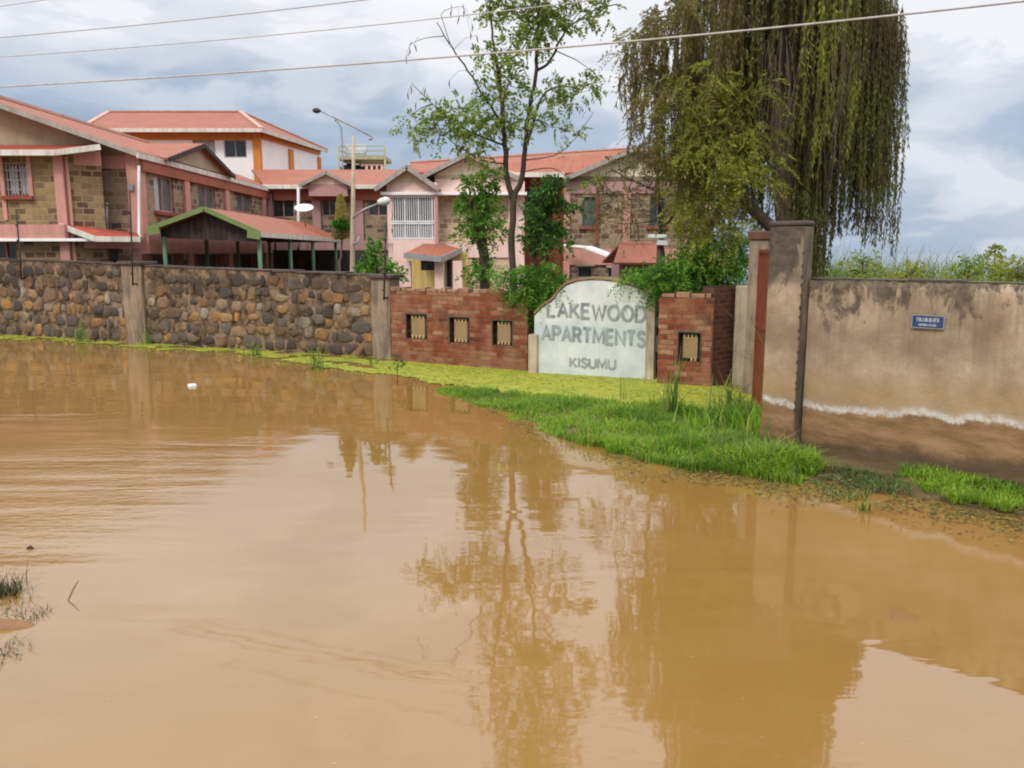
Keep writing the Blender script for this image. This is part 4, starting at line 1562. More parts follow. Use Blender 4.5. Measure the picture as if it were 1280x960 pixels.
# ---- right block: pale pink gables
D = thing('gabled_block', 'pale pink block with two cream gables and barred balcony window', 'building', (0, 36, 0.1), 'apartment blocks behind the wall')
Y1, Y2, Y3 = 32.6, 33.2, 36.0
FD1 = Fac(xy(P(484, 260, Y1)), xy(P(547, 260, Y1)))
FD2 = Fac((P(544, 260, Y2).x, Y2), (P(655, 260, Y2).x, Y2))
FD3 = Fac((P(652, 260, Y3).x, Y3), (P(712, 260, Y3).x, Y3))
FD4 = Fac((P(705, 260, Y2 + .2).x, Y2 + .2), (P(885, 260, Y2 + .2).x, Y2 + .2))
gw = FD1.box(489, 246, 543, 298)
gd = FD1.box(508, 320, 514, 352)
MB().fwall(FD1, 0, FD1.L, -0.1, FD1.uv(515, 238)[1], -0.3, 0, [gw]).build('bay_wall', M['palepink'], D)
FD1s = Fac((P(484, 260, Y1).x, 40.0), (P(484, 260, Y1).x, Y1 - .02))
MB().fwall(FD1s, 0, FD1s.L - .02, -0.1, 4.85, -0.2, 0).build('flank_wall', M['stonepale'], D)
# barred opening: white steel bars in front of a shaded balcony
u0, u1, v0, v1 = gw
m = MB()
nb_ = 19
for k in range(nb_ + 1):
    c = u0 + (u1 - u0) * k / nb_
    ww = 0.03 if k % 6 == 0 else 0.016
    m.fbox(FD1, c - ww, c + ww, v0 + .01, v1 - .01, -0.05, -0.02)
for f in (0.0, 0.36, 0.41, 1.0):
    vv = v0 + (v1 - v0) * f
    m.fbox(FD1, u0, u1, vv - 0.03, vv + 0.03, -0.019, 0.01)
gri = m.build('balcony_grille', M['steelwhite'], D)
MB().fbox(FD1, u0, u1, v0 + .03, v0 + (v1 - v0) * .36, -0.10, -0.07).build('balcony_parapet', M['steelgrey'], gri)
MB().fbox(FD1, u0 - .1, u1 + .1, v0, v1, -1.4, -1.3).build('balcony_back', M['windowgreen'], gri)
MB().fbox(FD1, gw[1] + .03, FD1.L + .02, -0.1, gw[3] + .1, 0.005, 0.08).build('column', M['pink'], D)
# gable one
ap1 = FD1.uv(510, 208)
foot = 5.25
vb_ = FD1.uv(515, 238)[1] + .003
rs_ = lambda u: ap1[1] - .12 - abs(u - ap1[0]) * (ap1[1] - FD1.uv(470, 236)[1]) / (ap1[0] - FD1.uv(470, 236)[0])
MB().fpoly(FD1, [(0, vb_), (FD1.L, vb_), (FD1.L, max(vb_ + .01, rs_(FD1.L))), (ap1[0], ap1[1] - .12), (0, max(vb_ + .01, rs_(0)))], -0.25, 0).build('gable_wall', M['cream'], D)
bx = FD1.box(488, 230, 545, 243)
MB().fpoly(FD1, [(0.15, bx[2]), (FD1.L, bx[2]), (FD1.L, bx[2] + .45), (ap1[0] + .4, bx[3] + 0.05), (ap1[0] - .4, bx[3] + .05), (0.15, bx[2] + .4)], 0.004, 0.03).build('gable_panel', M['palepink'], D)
l1, r1 = FD1.uv(470, 236), FD1.uv(550, 236)
gable_roof_on(D, None, FD1, ap1, l1, r1, 7.0, front=0.4)
# gable two
ap2 = FD2.uv(586, 192)
l2, r2 = FD2.uv(526, 222), FD2.uv(648, 222.5)
so = FD2.box(600, 320, 622, 348)
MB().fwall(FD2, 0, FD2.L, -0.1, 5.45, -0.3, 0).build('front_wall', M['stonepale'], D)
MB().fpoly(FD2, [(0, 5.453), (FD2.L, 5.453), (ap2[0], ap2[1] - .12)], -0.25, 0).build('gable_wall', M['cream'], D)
b = FD2.box(545, 223, 655, 243)
MB().fbox(FD2, 0.01, FD2.L - .01, b[2] + .04, b[3] - .02, 0.005, 0.05).build('lintel_band', M['palepink'], D)
b2 = FD2.box(545, 302, 655, 322)
MB().fbox(FD2, 0.01, FD2.L - .01, b2[2], b2[3], 0.005, 0.07).build('floor_band', M['palepink'], D)
u = FD2.uv(645, 260)[0]
MB().fbox(FD2, u - .3, FD2.L + .02, -0.1, 5.2, 0.006, 0.1).build('column', M['palepink'], D)
vv = FD2.uv(600, 243.5)[1]
m = MB()
m.fbox(FD2, -2.05, FD2.L + .1, vv - .05, vv + .06, 0.02, 0.75)
m.build('ledge', M['white'], D)
gable_roof_on(D, None, FD2, ap2, l2, r2, 6.0, front=0.5)
FD2s = Fac((FD2.pt(FD2.L, 0).x, Y2), (FD2.pt(FD2.L, 0).x, Y3))
MB().fwall(FD2s, 0.02, FD2s.L - .02, -0.1, 5.4, -0.25, -0.002).build('return_wall', M['palepink'], D)
# recessed strip with window
rw = FD3.box(658, 235, 690, 285)
MB().fwall(FD3, 0, FD3.L + .3, -0.1, 5.7, -0.25, 0, [rw]).build('recess_wall', M['brownred'], D)
window(D, FD3, rw, frame=M['windowgreen'], pane=M['glass'], mull=1)
# main roof behind, ridge parallel to the front
zr0 = P(530, 199, 38.2)
zrd = 7.15
ra = P(513, 203.5, 38.2)
zre = P(796, 184, 38.2).z
m = MB()
xL, xR_ = P(476, 235, 33.6).x, P(880, 220, 33.6).x
m.slab([(P(520, 200, 38).x + .2, 34.9, 5.72), (6.4, 34.9, 5.72), (6.5, 38.2, zre), tuple(ra)], 0.1)
m.slab([tuple(ra), (6.5, 38.2, zre), (6.5, 42.5, 5.6), (ra.x, 42.5, 5.6)], 0.1)
rm = m.build('roof', M['roof'], D)
m = MB()
m.bar((P(640, 215, 34.88).x, 34.88, 5.63), (P(706, 222, 34.88).x, 34.88, 5.63), 0.06, 0.2)
m.build('gutter', M['fascia'], rm)
m = MB()
m.bar(ra + Vector((0, 0, .03)), (6.5, 38.2, zre + .03), 0.2, 0.06)
m.build('ridge_cap', M['ridge'], rm)
# third gable on the right
E_ = thing('stone_gabled_block', 'shaded stone block with wide cream gable behind the willow', 'building', (5.2, 36, 0.1), 'apartment blocks behind the wall')
ap4 = FD4.uv(795, 184)
l4, r4 = FD4.uv(703, 224), FD4.uv(888, 224)
ew = [FD4.box(728, 246, 746, 283), FD4.box(812, 246, 832, 283), FD4.box(722, 333, 740, 347), FD4.box(760, 335, 768, 347)]
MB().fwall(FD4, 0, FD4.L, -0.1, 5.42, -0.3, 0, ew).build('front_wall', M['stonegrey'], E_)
window(E_, FD4, ew[0], pane=M['windowgreen'], frame=M['windowgreen'], sill=M['sillred'])
window(E_, FD4, ew[1], pane=M['glass'], frame=M['windowgreen'], sill=M['sillred'])
for bx in ew[2:]:
    window(E_, FD4, bx, pane=M['glass'], frame=M['steelgrey'], mull=0, fr=.04)
    MB().fbox(FD4, bx[0] - .08, bx[1] + .08, bx[3] + .02, bx[3] + .1, 0.006, 0.16).build('hood', M['paleconc'], E_)
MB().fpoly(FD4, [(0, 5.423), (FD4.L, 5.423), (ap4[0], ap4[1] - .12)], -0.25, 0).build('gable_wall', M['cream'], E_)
b = FD4.box(705, 227, 885, 242)
MB().fbox(FD4, 0.01, FD4.L, b[2], b[3], 0.006, 0.06).build('lintel_band', M['lilac'], E_)
for x in (708, 783, 882):
    u = FD4.uv(x, 270)[0]
    MB().fbox(FD4, max(0, u - .14), u + .14, -0.1, 5.0, 0.007, 0.1).build('column', M['pink'], E_)
b = FD4.box(708, 311, 885, 331)
MB().fbox(FD4, 0.02, FD4.L, b[2], b[3], 0.008, 0.09).build('floor_band', M['pink'], E_)
m = MB()
q = [P(706, 306, 32.6), P(735, 309, 32.4), P(772, 323, 31.4)]
m.bar(q[0], q[1], 0.5, 0.09)
m.bar(q[1], q[2], 0.5, 0.09)
m.build('ledge', M['white'], E_)
MB().fbox(FD4, FD4.uv(744.5, 280)[0], FD4.uv(748, 280)[0], 2.8, 5.0, 0.007, 0.1).build('pipe', M['sillred'], E_)
FD4s = Fac((FD4.pt(0, 0).x, 42.0), (FD4.pt(0, 0).x, Y2 + .2))
MB().fwall(FD4s, 0, FD4s.L - .31, -0.1, 5.4, -0.25, -0.003).build('flank_wall', M['brownred'], E_)
gable_roof_on(E_, None, FD4, ap4, l4, r4, 9.0, front=0.45)
# porch in front of the right block
F_PO = Fac(xy(P(510, 330, 29.5)), xy(P(572, 330, 29.5)))
po = thing('entrance_porch', 'small yellow porch with red tiled roof over an entrance', 'porch', F_PO.pt(F_PO.L / 2, 0.1))
zf = F_PO.uv(530, 319)[1]
pr_ = [P(505, 317, 28.9), P(552, 322, 28.7), P(577, 311, 31.5), P(572, 304.5, 32.5), P(530, 304.5, 32.5)]
m = MB()
m.slab([pr_[0], pr_[1], P(552, 305, 32.2), pr_[4]], 0.05)
m.slab([pr_[1], pr_[2], P(552, 305, 32.2)], 0.05)
rp = m.build('roof', M['roof'], po)
m = MB()
m.bar(pr_[0] + Vector((0, -.03, -.06)), pr_[1] + Vector((0, -.03, -.06)), 0.05, 0.2)
m.bar(pr_[1] + Vector((0, -.03, -.06)), pr_[2] + Vector((0, -.03, -.06)), 0.05, 0.2)
m.build('fascia', M['steelgrey'], rp)
for x in (508, 549, 572):
    q = P(x, 335, 29.3)
    MB().box(q.x - .16, q.x + .16, 29.2, 29.5, 0.1, zf - .2).build('post', M['palepink'], po)
F_PB = Fac(xy(P(508, 335, 31.4)), xy(P(585, 335, 31.4)))
dw = F_PB.box(526, 326, 543, 338)
dd = (F_PB.uv(557, 330)[0], F_PB.uv(565, 330)[0], 0.2, F_PB.uv(560, 324)[1])
MB().fwall(F_PB, 0, F_PB.L, 0.0, F_PB.uv(540, 314)[1], -0.2, 0, [dw, dd]).build('back_wall', M['yellow'], po)
window(po, F_PB, dw, frame=M['steeldark'], mull=1, fr=.04)
window(po, F_PB, dd, frame=M['steelgrey'], mull=0, fr=.04)

# ---- carport
XC0, XC1 = P(188, 285, 26.0).x, P(325, 290, 26.0).x
xr = P(257, 262, 26.0).x
zl_, zr_, za = P(188, 285, 26).z, P(325, 290, 26).z, P(257, 259.5, 26).z
ze_ = (zl_ + zr_) / 2
cp = thing('carport', 'open carport with lime green gable boards and red roof', 'carport', ((XC0 + XC1) / 2, 32, 0.1))
YC0, YC1 = 25.9, 38.6
m = MB()
m.slab([(XC0, YC0, zl_), (xr, YC0, za), (xr, YC1, za), (XC0, YC1, zl_)], 0.06)
m.slab([(xr, YC0, za), (XC1, YC0, zr_), (XC1, YC1, zr_), (xr, YC1, za)], 0.06)
rcp = m.build('roof', M['roof'], cp)
m = MB()
m.bar((XC0 - .03, YC0 - .03, zl_ - .04), (xr, YC0 - .03, za - .04), 0.05, 0.15)
m.bar((xr, YC0 - .03, za - .04), (XC1 + .03, YC0 - .03, zr_ - .04), 0.05, 0.15)
m.bar((XC0 - .05, YC0 - .05, zl_ - .12), (XC0 + .35, YC0 - .05, zl_ - .06), 0.06, 0.24)
m.bar((XC1 - .35, YC0 - .05, zr_ - .06), (XC1 + .05, YC0 - .05, zr_ - .12), 0.06, 0.24)
m.build('gable_board', M['green'], rcp)
m = MB()
m.bar((XC1 + .03, YC0, zr_ - .08), (XC1 + .03, YC1, zr_ - .08), 0.06, 0.16)
m.build('gutter', M['fascia'], rcp)
F_CG = Fac((XC0 + .2, YC0 + .35), (XC1 - .2, YC0 + .35))
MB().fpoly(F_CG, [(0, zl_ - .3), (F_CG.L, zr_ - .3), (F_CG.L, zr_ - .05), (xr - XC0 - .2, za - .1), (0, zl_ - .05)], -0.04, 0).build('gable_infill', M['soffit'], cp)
for x, y in ((XC0 + .32, 26.2), (XC1 - .1, 26.2), (XC1 - .1, 29.8), (XC1 - .1, 33.2), (XC1 - .1, 37.5), (XC0 + .32, 29.8), (XC0 + .32, 33.2), (XC0 + .32, 37.5)):
    MB().tube([(x, y, 0.0), (x, y, ze_ - .2)], 0.07, 8).build('post', M['postgreen'], cp)
m = MB()
for y in (29.8, 33.2, 37.5):
    m.bar((XC0 + .2, y, ze_ - .16), (XC1 - .05, y, ze_ - .16), 0.08, 0.14)
m.bar((XC1 - .1, 26.1, ze_ - .16), (XC1 - .1, YC1 - .1, ze_ - .16), 0.08, 0.14)
m.build('beam', M['soffit'], cp)
# near-black sheet: carport shade painted at the back of the parking bay
F_CS = Fac((XC1 - 3.3, YC1 + .1), (XC1 + 1.2, YC1 + .1))
o = MB().fwall(F_CS, 0, F_CS.L, -0.1, 2.55, -0.15, 0).build('shade_sheet', M['dark'], origin=F_CS.pt(F_CS.L / 2, 0))
tag(o, 'dark sheet with painted shade at the far end of the carport', 'wall')

# satellite dish on the carport
dc = P(380, 262, 35.0)
sd = thing('satellite_dish', 'white satellite dish tilted skyward above the carport roof', 'dish', (dc.x, dc.y, za - .1))
V, Fc = [], []
ax = Vector((0.05, -0.42, 0.9)).normalized()
xx = ax.cross(Vector((0, 1, 0))).normalized()
yy = ax.cross(xx)
rad_ = 0.40
for side, off in ((0, 0.0), (1, -0.025)):
    for i in range(7):
        r_ = rad_ * i / 6
        for k in range(20):
            a = 2 * math.pi * k / 20
            V.append(dc + xx * (r_ * math.cos(a)) + yy * (r_ * math.sin(a)) + ax * (0.10 * (i / 6) ** 2 + off))
n1 = 140
for s_ in (0, 1):
    for i in range(6):
        for k in range(20):
            a, b = s_ * n1 + i * 20 + k, s_ * n1 + i * 20 + (k + 1) % 20
            f = (a, b, b + 20, a + 20)
            Fc.append(f if s_ == 0 else f[::-1])
for k in range(20):
    a, b = 120 + k, 120 + (k + 1) % 20
    Fc.append((a, b, n1 + b, n1 + a))
MB().add(V, Fc, True).build('reflector', M['lampcase'], sd)
MB().tube([dc - ax * .02, dc - Vector((0, -.1, .25)), Vector((dc.x, dc.y + .15, za - .3))], 0.03, 8).build('mast', M['steelgrey'], sd)

# ---- water tower behind the roofs
wt0 = P(452, 200, 56)
tw = thing('water_tower', 'yellow green steel tank stand rising behind the middle roof', 'tank stand', (wt0.x, 56, 0.1))
tl, tr_ = P(423, 180, 55), P(481, 185, 55)
zp, ztp, = P(450, 195, 55).z, P(450, 182, 55).z
legs = [(tl.x, 55), (tr_.x, 55), (tl.x + .9, 57.6), (tr_.x - .4, 57.6)]
for x, y in legs:
    MB().tube([(x, y, 0), (x, y, ztp)], 0.07, 6).build('leg', M['towery'], tw)
m = MB()
m.box(tl.x - .05, tr_.x + .05, 54.95, 57.7, zp - .22, zp)
m.build('platform', M['towery'], tw)
m = MB()
for a, b in ((0, 1), (1, 3), (3, 2), (2, 0)):
    for h in (0.55, 1.0):
        m.bar((*legs[a], zp + (ztp - zp) * h - .03), (*legs[b], zp + (ztp - zp) * h - .03), 0.05)
m.build('guard_rail', M['towery'], tw)


def tank(x, y, z0, r, h, lab):
    t = thing('water_tank', lab, 'water tank', (x, y, z0), 'water tanks on the tank stand')
    m = MB()
    hs = [0, .05, .25, .3, .35, .55, .6, .65, .9, 1.0]
    rr = [.95, 1, 1, .96, 1, 1, .96, 1, 1, .6]
    m.tube([(x, y, z0 + h * q) for q in hs], [r * q for q in rr], 16)
    m.build('body', M['tankblack'], t)
    MB().tube([(x, y, z0 + h), (x, y, z0 + h * 1.07)], r * .3, 12).build('lid', M['tankblack'], t)


q = P(437, 208, 56.3)
tank(q.x, 56.3, zp - 1.75, 0.62, 1.3, 'black plastic water tank under the platform at its left')
q2 = P(448, 208, 57.0)
tank(q2.x, 56.5, zp - 1.7, 0.55, 1.2, 'black plastic water tank behind the utility pole top')
MB().box(tl.x - .05, tr_.x + .05, 54.95, 57.7, zp - 1.95, zp - 1.8).build('lower_platform', M['towery'], tw)
q = P(437, 186, 56.3)
st_ = thing('solar_panel', 'pale grey flat panel standing on top of the tank stand', 'panel', (q.x, 56.3, zp))
m = MB()
a, b = P(430, 183, 55.6), P(456, 186, 55.6)
m.slab([Vector((a.x, 55.6, zp + .25)), Vector((b.x, 55.6, zp + .25)), Vector((b.x, 56.6, zp + .95)), Vector((a.x, 56.6, zp + .95))], 0.05)
m.build('panel', M['steelgrey'], st_)
m = MB()
for x in (a.x + .1, b.x - .1):
    m.bar((x, 56.5, zp), (x, 56.5, zp + .85), 0.05)
    m.bar((x, 55.7, zp), (x, 55.7, zp + .25), 0.05)
m.build('stand', M['steelgrey'], st_)
c0 = P(474, 209, 60)
rh = thing('roof_house', 'far white flat roofed structure with small dark windows below tank stand', 'building', (c0.x, 60, 0))
F_RH = Fac(xy(P(450, 208, 60)), xy(P(478, 208, 60)))
rws = [F_RH.box(x, 207, x + 4, 213) for x in (453, 459.5, 466, 472)]
MB().fwall(F_RH, 0, F_RH.L, 0, F_RH.uv(465, 203.5)[1], -1.5, 0, rws).build('wall', M['palepink'], rh)
for bx in rws:
    window(rh, F_RH, bx, mull=0, fr=.05)
MB().fbox(F_RH, -.15, F_RH.L + .15, F_RH.uv(465, 203.5)[1], F_RH.uv(465, 202)[1], -1.6, .15).build('roof', M['palepink'], rh)

# ---- tall street lamp far behind
sl = thing('street_lamp', 'tall thin grey street lamp with long slanting arm above the roofs', 'street lamp', (P(428, 216, 50).x, 50, 0.1))
m = MB()
pb = P(428.5, 216, 50)
pts_ = [(pb.x, 50, 0.1), tuple(pb), tuple(P(427.5, 175, 50)), tuple(P(426.5, 160, 50)), tuple(P(423, 153, 50)), tuple(P(419, 151, 50))]
m.tube(pts_, 0.05, 8)
m.build('pole', M['steelgrey'], sl)
m = MB()
m.tube([P(400, 138.5, 50), P(418, 147, 50), P(445, 160, 50), P(466, 172, 50)], [0.04, 0.05, 0.05, 0.035], 8)
m.tube([P(419, 151, 50), P(421, 147.5, 50)], 0.06, 6)
m.build('arm', M['steelgrey'], sl)
m = MB()
h0, h1 = P(391, 138, 50), P(401, 138.5, 50)
m.tube([h0, h0 * .7 + h1 * .3, h0 * .3 + h1 * .7, h1], [0.08, 0.16, 0.15, 0.06], 10)
m.build('lamp_head', M['steeldark'], sl)
m = MB()
h0, h1 = P(461, 175, 50), P(466, 172, 50)
m.tube([h0, (h0 + h1) / 2, h1], [0.04, 0.09, 0.05], 8)
m.build('end_bracket', M['steelgrey'], sl)

# ---- utility pole with small lamp, just behind the stone wall
YP = 22.6
b0, t0_ = P(440.5, 345, YP), P(442, 170, YP)
up = thing('utility_pole', 'bare timber pole with a small white lamp on a slanting arm', 'pole', (b0.x, YP, 0.0))
m = MB()
m.tube([(b0.x, YP, -0.2), b0, (b0 + t0_) / 2, t0_], [0.075, 0.07, 0.06, 0.035], 10)
m.build('pole', M['pole'], up)
m = MB()
m.tube([P(441, 272, YP - .08), P(455, 262, YP - .08), P(473, 254.5, YP - .08)], 0.028, 8)
m.tube([P(441, 305, YP - .1), P(447, 303, YP - .1), P(449, 296, YP - .1)], 0.025, 8)
m.build('arm', M['steelgrey'], up)
m = MB()
a, b = P(472, 253, YP - .1), P(487, 250.5, YP - .1)
m.tube([a, a * .8 + b * .2, a * .3 + b * .7, b], [0.05, 0.09, 0.12, 0.07], 12)
m.build('lamp_head', M['lampcase'], up)

# ---- floodlight on a post and the little gate house behind the sign
YL = 15.95
fp = P(825, 305, YL)
fl = thing('floodlight', 'white box floodlight on a dark post above the green shrub', 'floodlight', (fp.x, YL, 0))
MB().tube([(fp.x, YL, -.1), (fp.x, YL, fp.z + .05)], 0.06, 8).build('post', M['steeldark'], fl)
m = MB()
a, b = P(811, 298, YL), P(832, 290, YL)
m.box(a.x, b.x, YL - .18, YL + .16, a.z, b.z - .05)
m.build('lamp_box', M['lampcase'], fl, bevel=0.015)
m = MB()
m.box(a.x + .14, b.x + .02, YL - .14, YL + .12, fp.z - .02, fp.z + .07)
m.build('lamp_bracket', M['steelwhite'], fl)
YH = 20.5
F_H = Fac(xy(P(774, 335, YH)), xy(P(822, 335, YH)))
gh_ = thing('gate_house', 'small gate house with orange red pitched roof behind the sign', 'hut', F_H.pt(F_H.L / 2, 0.1))
hw = F_H.box(790, 335, 806, 347)
MB().fwall(F_H, 0, F_H.L, 0, F_H.uv(795, 330)[1], -1.6, 0, [hw]).build('wall', M['lilac'], gh_)
window(gh_, F_H, hw, mull=0, fr=.03)
m = MB()
r0, r1, r2, r3 = P(767, 328, YH - .35), P(828, 328.5, YH - .35), P(824, 303.5, YH + .9), P(775, 303, YH + .9)
m.slab([r0, r1, r2, r3], 0.05)
m.slab([r3, r2, Vector((r1.x, YH + 2.2, r1.z)), Vector((r0.x, YH + 2.2, r0.z))], 0.05)
rg = m.build('roof', M['roof'], gh_)
m = MB()
m.bar(r3, r2, 0.16, 0.06)
m.build('ridge_cap', M['ridge'], rg)

# ---- overhead wires
def wire(pts, Yc, k, rad, mat, lab):
    xs = np.array([p[0] for p in pts], float)
    ys = np.array([p[1] for p in pts], float)
    cf = np.polyfit(xs, ys, min(2, len(pts) - 1))
    out = []
    for px in np.linspace(-900, 2100, 40):
        py = float(np.polyval(cf, px))
        r_ = ray(px, py)
        t_ = Yc / (r_.y + k * r_.x)
        out.append(Vector((r_.x * t_, r_.y * t_, CAMZ + r_.z * t_)))
    o = MB().tube(out, rad, 6, False).build('overhead_wire', mat, origin=out[20])
    tag(o, lab, 'wire', 'overhead wires across the sky')


wire([(0, 108), (480, 80), (800, 48), (1280, 2)], 14.0, 0.45, 0.015, M['wire'], 'lowest and thickest overhead wire, crossing in front of both trees')
wire([(0, 71.6), (240, 52.5), (480, 30.5), (742, 0)], 17.0, 0.45, 0.010, M['wire'], 'thin pale overhead wire next above the thickest one')
wire([(0, 47), (240, 24.5), (455, 0)], 17.0, 0.45, 0.011, M['wiredark'], 'dark thin overhead wire, second from the top left corner')
wire([(0, 8), (55, 0)], 18.0, 0.45, 0.010, M['wire'], 'overhead wire cutting only the top left corner')

# ------------------------------------------------------------------ plants
M['leaf_acacia'] = leafmat('fresh acacia leaves', [(0.0, (0.08, 0.14, 0.025)), (0.3, (0.16, 0.25, 0.04)), (0.65, (0.26, 0.37, 0.07)), (0.9, (0.40, 0.44, 0.11)), (1.0, (0.45, 0.33, 0.07))], 0.5)
M['leaf_bright'] = leafmat('bright feathery leaves', [(0.0, (0.06, 0.16, 0.018)), (0.4, (0.13, 0.32, 0.03)), (0.8, (0.22, 0.45, 0.055)), (1.0, (0.36, 0.52, 0.09))], 0.5, patch=(0.04, 0.12, 0.018), patch_scale=2.2)
M['leaf_dark'] = leafmat('dark green leaves', [(0.0, (0.025, 0.06, 0.012)), (0.5, (0.055, 0.15, 0.022)), (1.0, (0.13, 0.30, 0.045))], 0.42)
M['leaf_willow'] = leafmat('olive willow leaves', [(0.0, (0.045, 0.06, 0.013)), (0.4, (0.10, 0.12, 0.024)), (0.75, (0.17, 0.18, 0.04)), (1.0, (0.28, 0.25, 0.07))], 0.45, patch=(0.10, 0.072, 0.028), patch_scale=0.9)
M['leaf_willowlit'] = leafmat('yellow green willow leaves', [(0.0, (0.16, 0.21, 0.03)), (0.5, (0.32, 0.36, 0.05)), (1.0, (0.50, 0.48, 0.10))], 0.5, patch=(0.10, 0.075, 0.03), patch_scale=1.2)  # lit copy of the willow leaves, the light is in its colour
M['leaf_olive'] = leafmat('thin brownish olive willow leaves', [(0.0, (0.10, 0.10, 0.03)), (0.5, (0.20, 0.185, 0.05)), (1.0, (0.33, 0.29, 0.09))], 0.5, patch=(0.19, 0.135, 0.055), patch_scale=1.6)
M['leaf_dry'] = leafmat('brownish thin leaves', [(0.0, (0.10, 0.07, 0.025)), (0.5, (0.19, 0.145, 0.045)), (1.0, (0.30, 0.25, 0.075))], 0.42, patch=(0.10, 0.12, 0.03), patch_scale=1.5)
M['strand_grey'] = paint('dry grey willow strands', (0.17, 0.13, 0.10), 0.35, 6.0, rough=0.9)
M['leaf_gold'] = leafmat('golden conifer scales', [(0.0, (0.30, 0.24, 0.06)), (0.6, (0.46, 0.38, 0.10)), (1.0, (0.60, 0.50, 0.16))], 0.25)
M['grass'] = leafmat('wet bright grass', [(0.0, (0.14, 0.27, 0.02)), (0.45, (0.26, 0.47, 0.032)), (0.85, (0.38, 0.57, 0.06)), (1.0, (0.50, 0.50, 0.13))], 0.52, patch=(0.15, 0.30, 0.03), patch_scale=1.1)
M['reed'] = leafmat('tall reed blades', [(0.0, (0.07, 0.15, 0.02)), (0.6, (0.15, 0.27, 0.04)), (1.0, (0.34, 0.36, 0.10))], 0.35)
M['fieldgrass'] = leafmat('mixed field grass', [(0.0, (0.08, 0.15, 0.03)), (0.4, (0.17, 0.26, 0.05)), (0.7, (0.30, 0.30, 0.08)), (1.0, (0.44, 0.35, 0.14))], 0.45, patch=(0.06, 0.13, 0.03), patch_scale=0.7)
M['drytuft'] = leafmat('dark drowned grass', [(0.0, (0.03, 0.025, 0.012)), (0.6, (0.07, 0.07, 0.025)), (1.0, (0.15, 0.17, 0.05))], 0.2)


def unit(a):
    return a / np.maximum(1e-9, np.linalg.norm(a, axis=1, keepdims=True))


def leaf_quads(c, d, L, W, droop=0.0):
    """one rhomb leaf per centre c, along d; arrays"""
    n = len(c)
    d = d.copy()
    d[:, 2] -= droop
    d = unit(d)
    r = rng.normal(size=(n, 3))
    s = unit(np.cross(d, r))
    L = np.broadcast_to(np.asarray(L, float).reshape(-1, 1), (n, 1)) * rng.uniform(0.7, 1.25, (n, 1))
    W = np.broadcast_to(np.asarray(W, float).reshape(-1, 1), (n, 1)) * rng.uniform(0.7, 1.25, (n, 1))
    V = np.stack([c, c + d * L * .45 + s * W / 2, c + d * L, c + d * L * .45 - s * W / 2], 1).reshape(-1, 3)
    return V


def sprigs(base, dirs, length, pairs, L, W, droop=0.25):
    """feathery leaves: pairs of leaflets along a drooping stalk"""
    n = len(base)
    dirs = unit(dirs)
    side = unit(np.cross(dirs, rng.normal(size=(n, 3))))
    Ls = length * rng.uniform(0.6, 1.25, (n, 1))
    out = []
    for k in range(pairs):
        f = (k + 0.7) / pairs
        p = base + dirs * Ls * f
        p[:, 2] -= (Ls[:, 0] * f * f) * droop
        for sg_ in (1, -1):
            out.append(leaf_quads(p, side * sg_ + dirs * 0.5 + rng.normal(0, .15, (n, 3)), L, W, 0.15))
    return np.concatenate(out)


def quads_of(V):
    return np.arange(len(V)).reshape(-1, 4)


def blob(px, py, r, Y, n, ydep=None, flat=0.7):
    """points in an uneven clump seen at a picture place"""
    c = P(px, py, Y)
    rr = r / FPX * Y
    p = rng.normal(size=(n, 3)) * 0.5
    p = p[np.linalg.norm(p, axis=1) < 1.15]
    d = p.copy()
    p = p * np.array([rr, ydep or rr, rr * flat]) + np.array(c)
    return p, d + np.array([0, 0, 0.15])


def limb(m, pts, r0, r1, seg=8, wob=0.02):
    """tapered bent limb through points"""
    pts = [Vector(p) for p in pts]
    out = []
    for i in range(len(pts) - 1):
        for k in range(4):
            f = k / 4
            a, b = pts[max(0, i - 1)], pts[i]
            c, d = pts[i + 1], pts[min(len(pts) - 1, i + 2)]
            t = f
            q = 0.5 * ((2 * b) + (c - a) * t + (2 * a - 5 * b + 4 * c - d) * t * t + (3 * b - a - 3 * c + d) * t ** 3)
            out.append(q + Vector((rnd.uniform(-wob, wob), rnd.uniform(-wob, wob), 0)))
    out.append(pts[-1])
    n = len(out)
    m.tube(out, [r0 + (r1 - r0) * (i / (n - 1)) ** 0.8 for i in range(n)], seg)
    return out


# ---- the tall thin tree behind the brick wall
YT = 18.7
T1 = thing('tall_tree', 'tall forked tree with sparse yellow green leaves behind the brick wall', 'tree', (P(640, 345, YT).x, YT, 0.1))
m = MB()
nodes = []
pt = lambda x, y, dy=0.0: P(x, y, YT + dy)
nodes += limb(m, [(pt(641, 345).x, YT, -0.1), pt(641, 345), pt(640, 290), pt(641, 245)], 0.085, 0.075, 10)
nodes += limb(m, [pt(641, 250), pt(634, 225), pt(631, 180), pt(628, 140, -.1), pt(623, 95, -.15), pt(620, 70, -.2)], 0.07, 0.04)
nodes += limb(m, [pt(641, 250), pt(651, 225), pt(655, 190, .1), pt(660, 145, .2), pt(669, 95, .3), pt(672, 55, .3), pt(673, 10, .3), pt(676, -60, .2), pt(668, -150, .1)], 0.07, 0.02)
nodes += limb(m, [pt(655, 192, .1), pt(667, 150, -.1), pt(680, 118, -.3), pt(700, 108, -.5), pt(728, 112, -.7)], 0.035, 0.012, 6)
nodes += limb(m, [pt(672, 88, .3), pt(688, 76, .4), pt(700, 50, .6), pt(716, 30, .8), pt(745, 12, 1.), pt(772, 5, 1.2)], 0.04, 0.012, 6)
nodes += limb(m, [pt(620, 72, -.2), pt(617, 60, -.2), pt(614, 30, -.2), pt(608, -30, -.3), pt(600, -90, -.4)], 0.04, 0.012, 6)
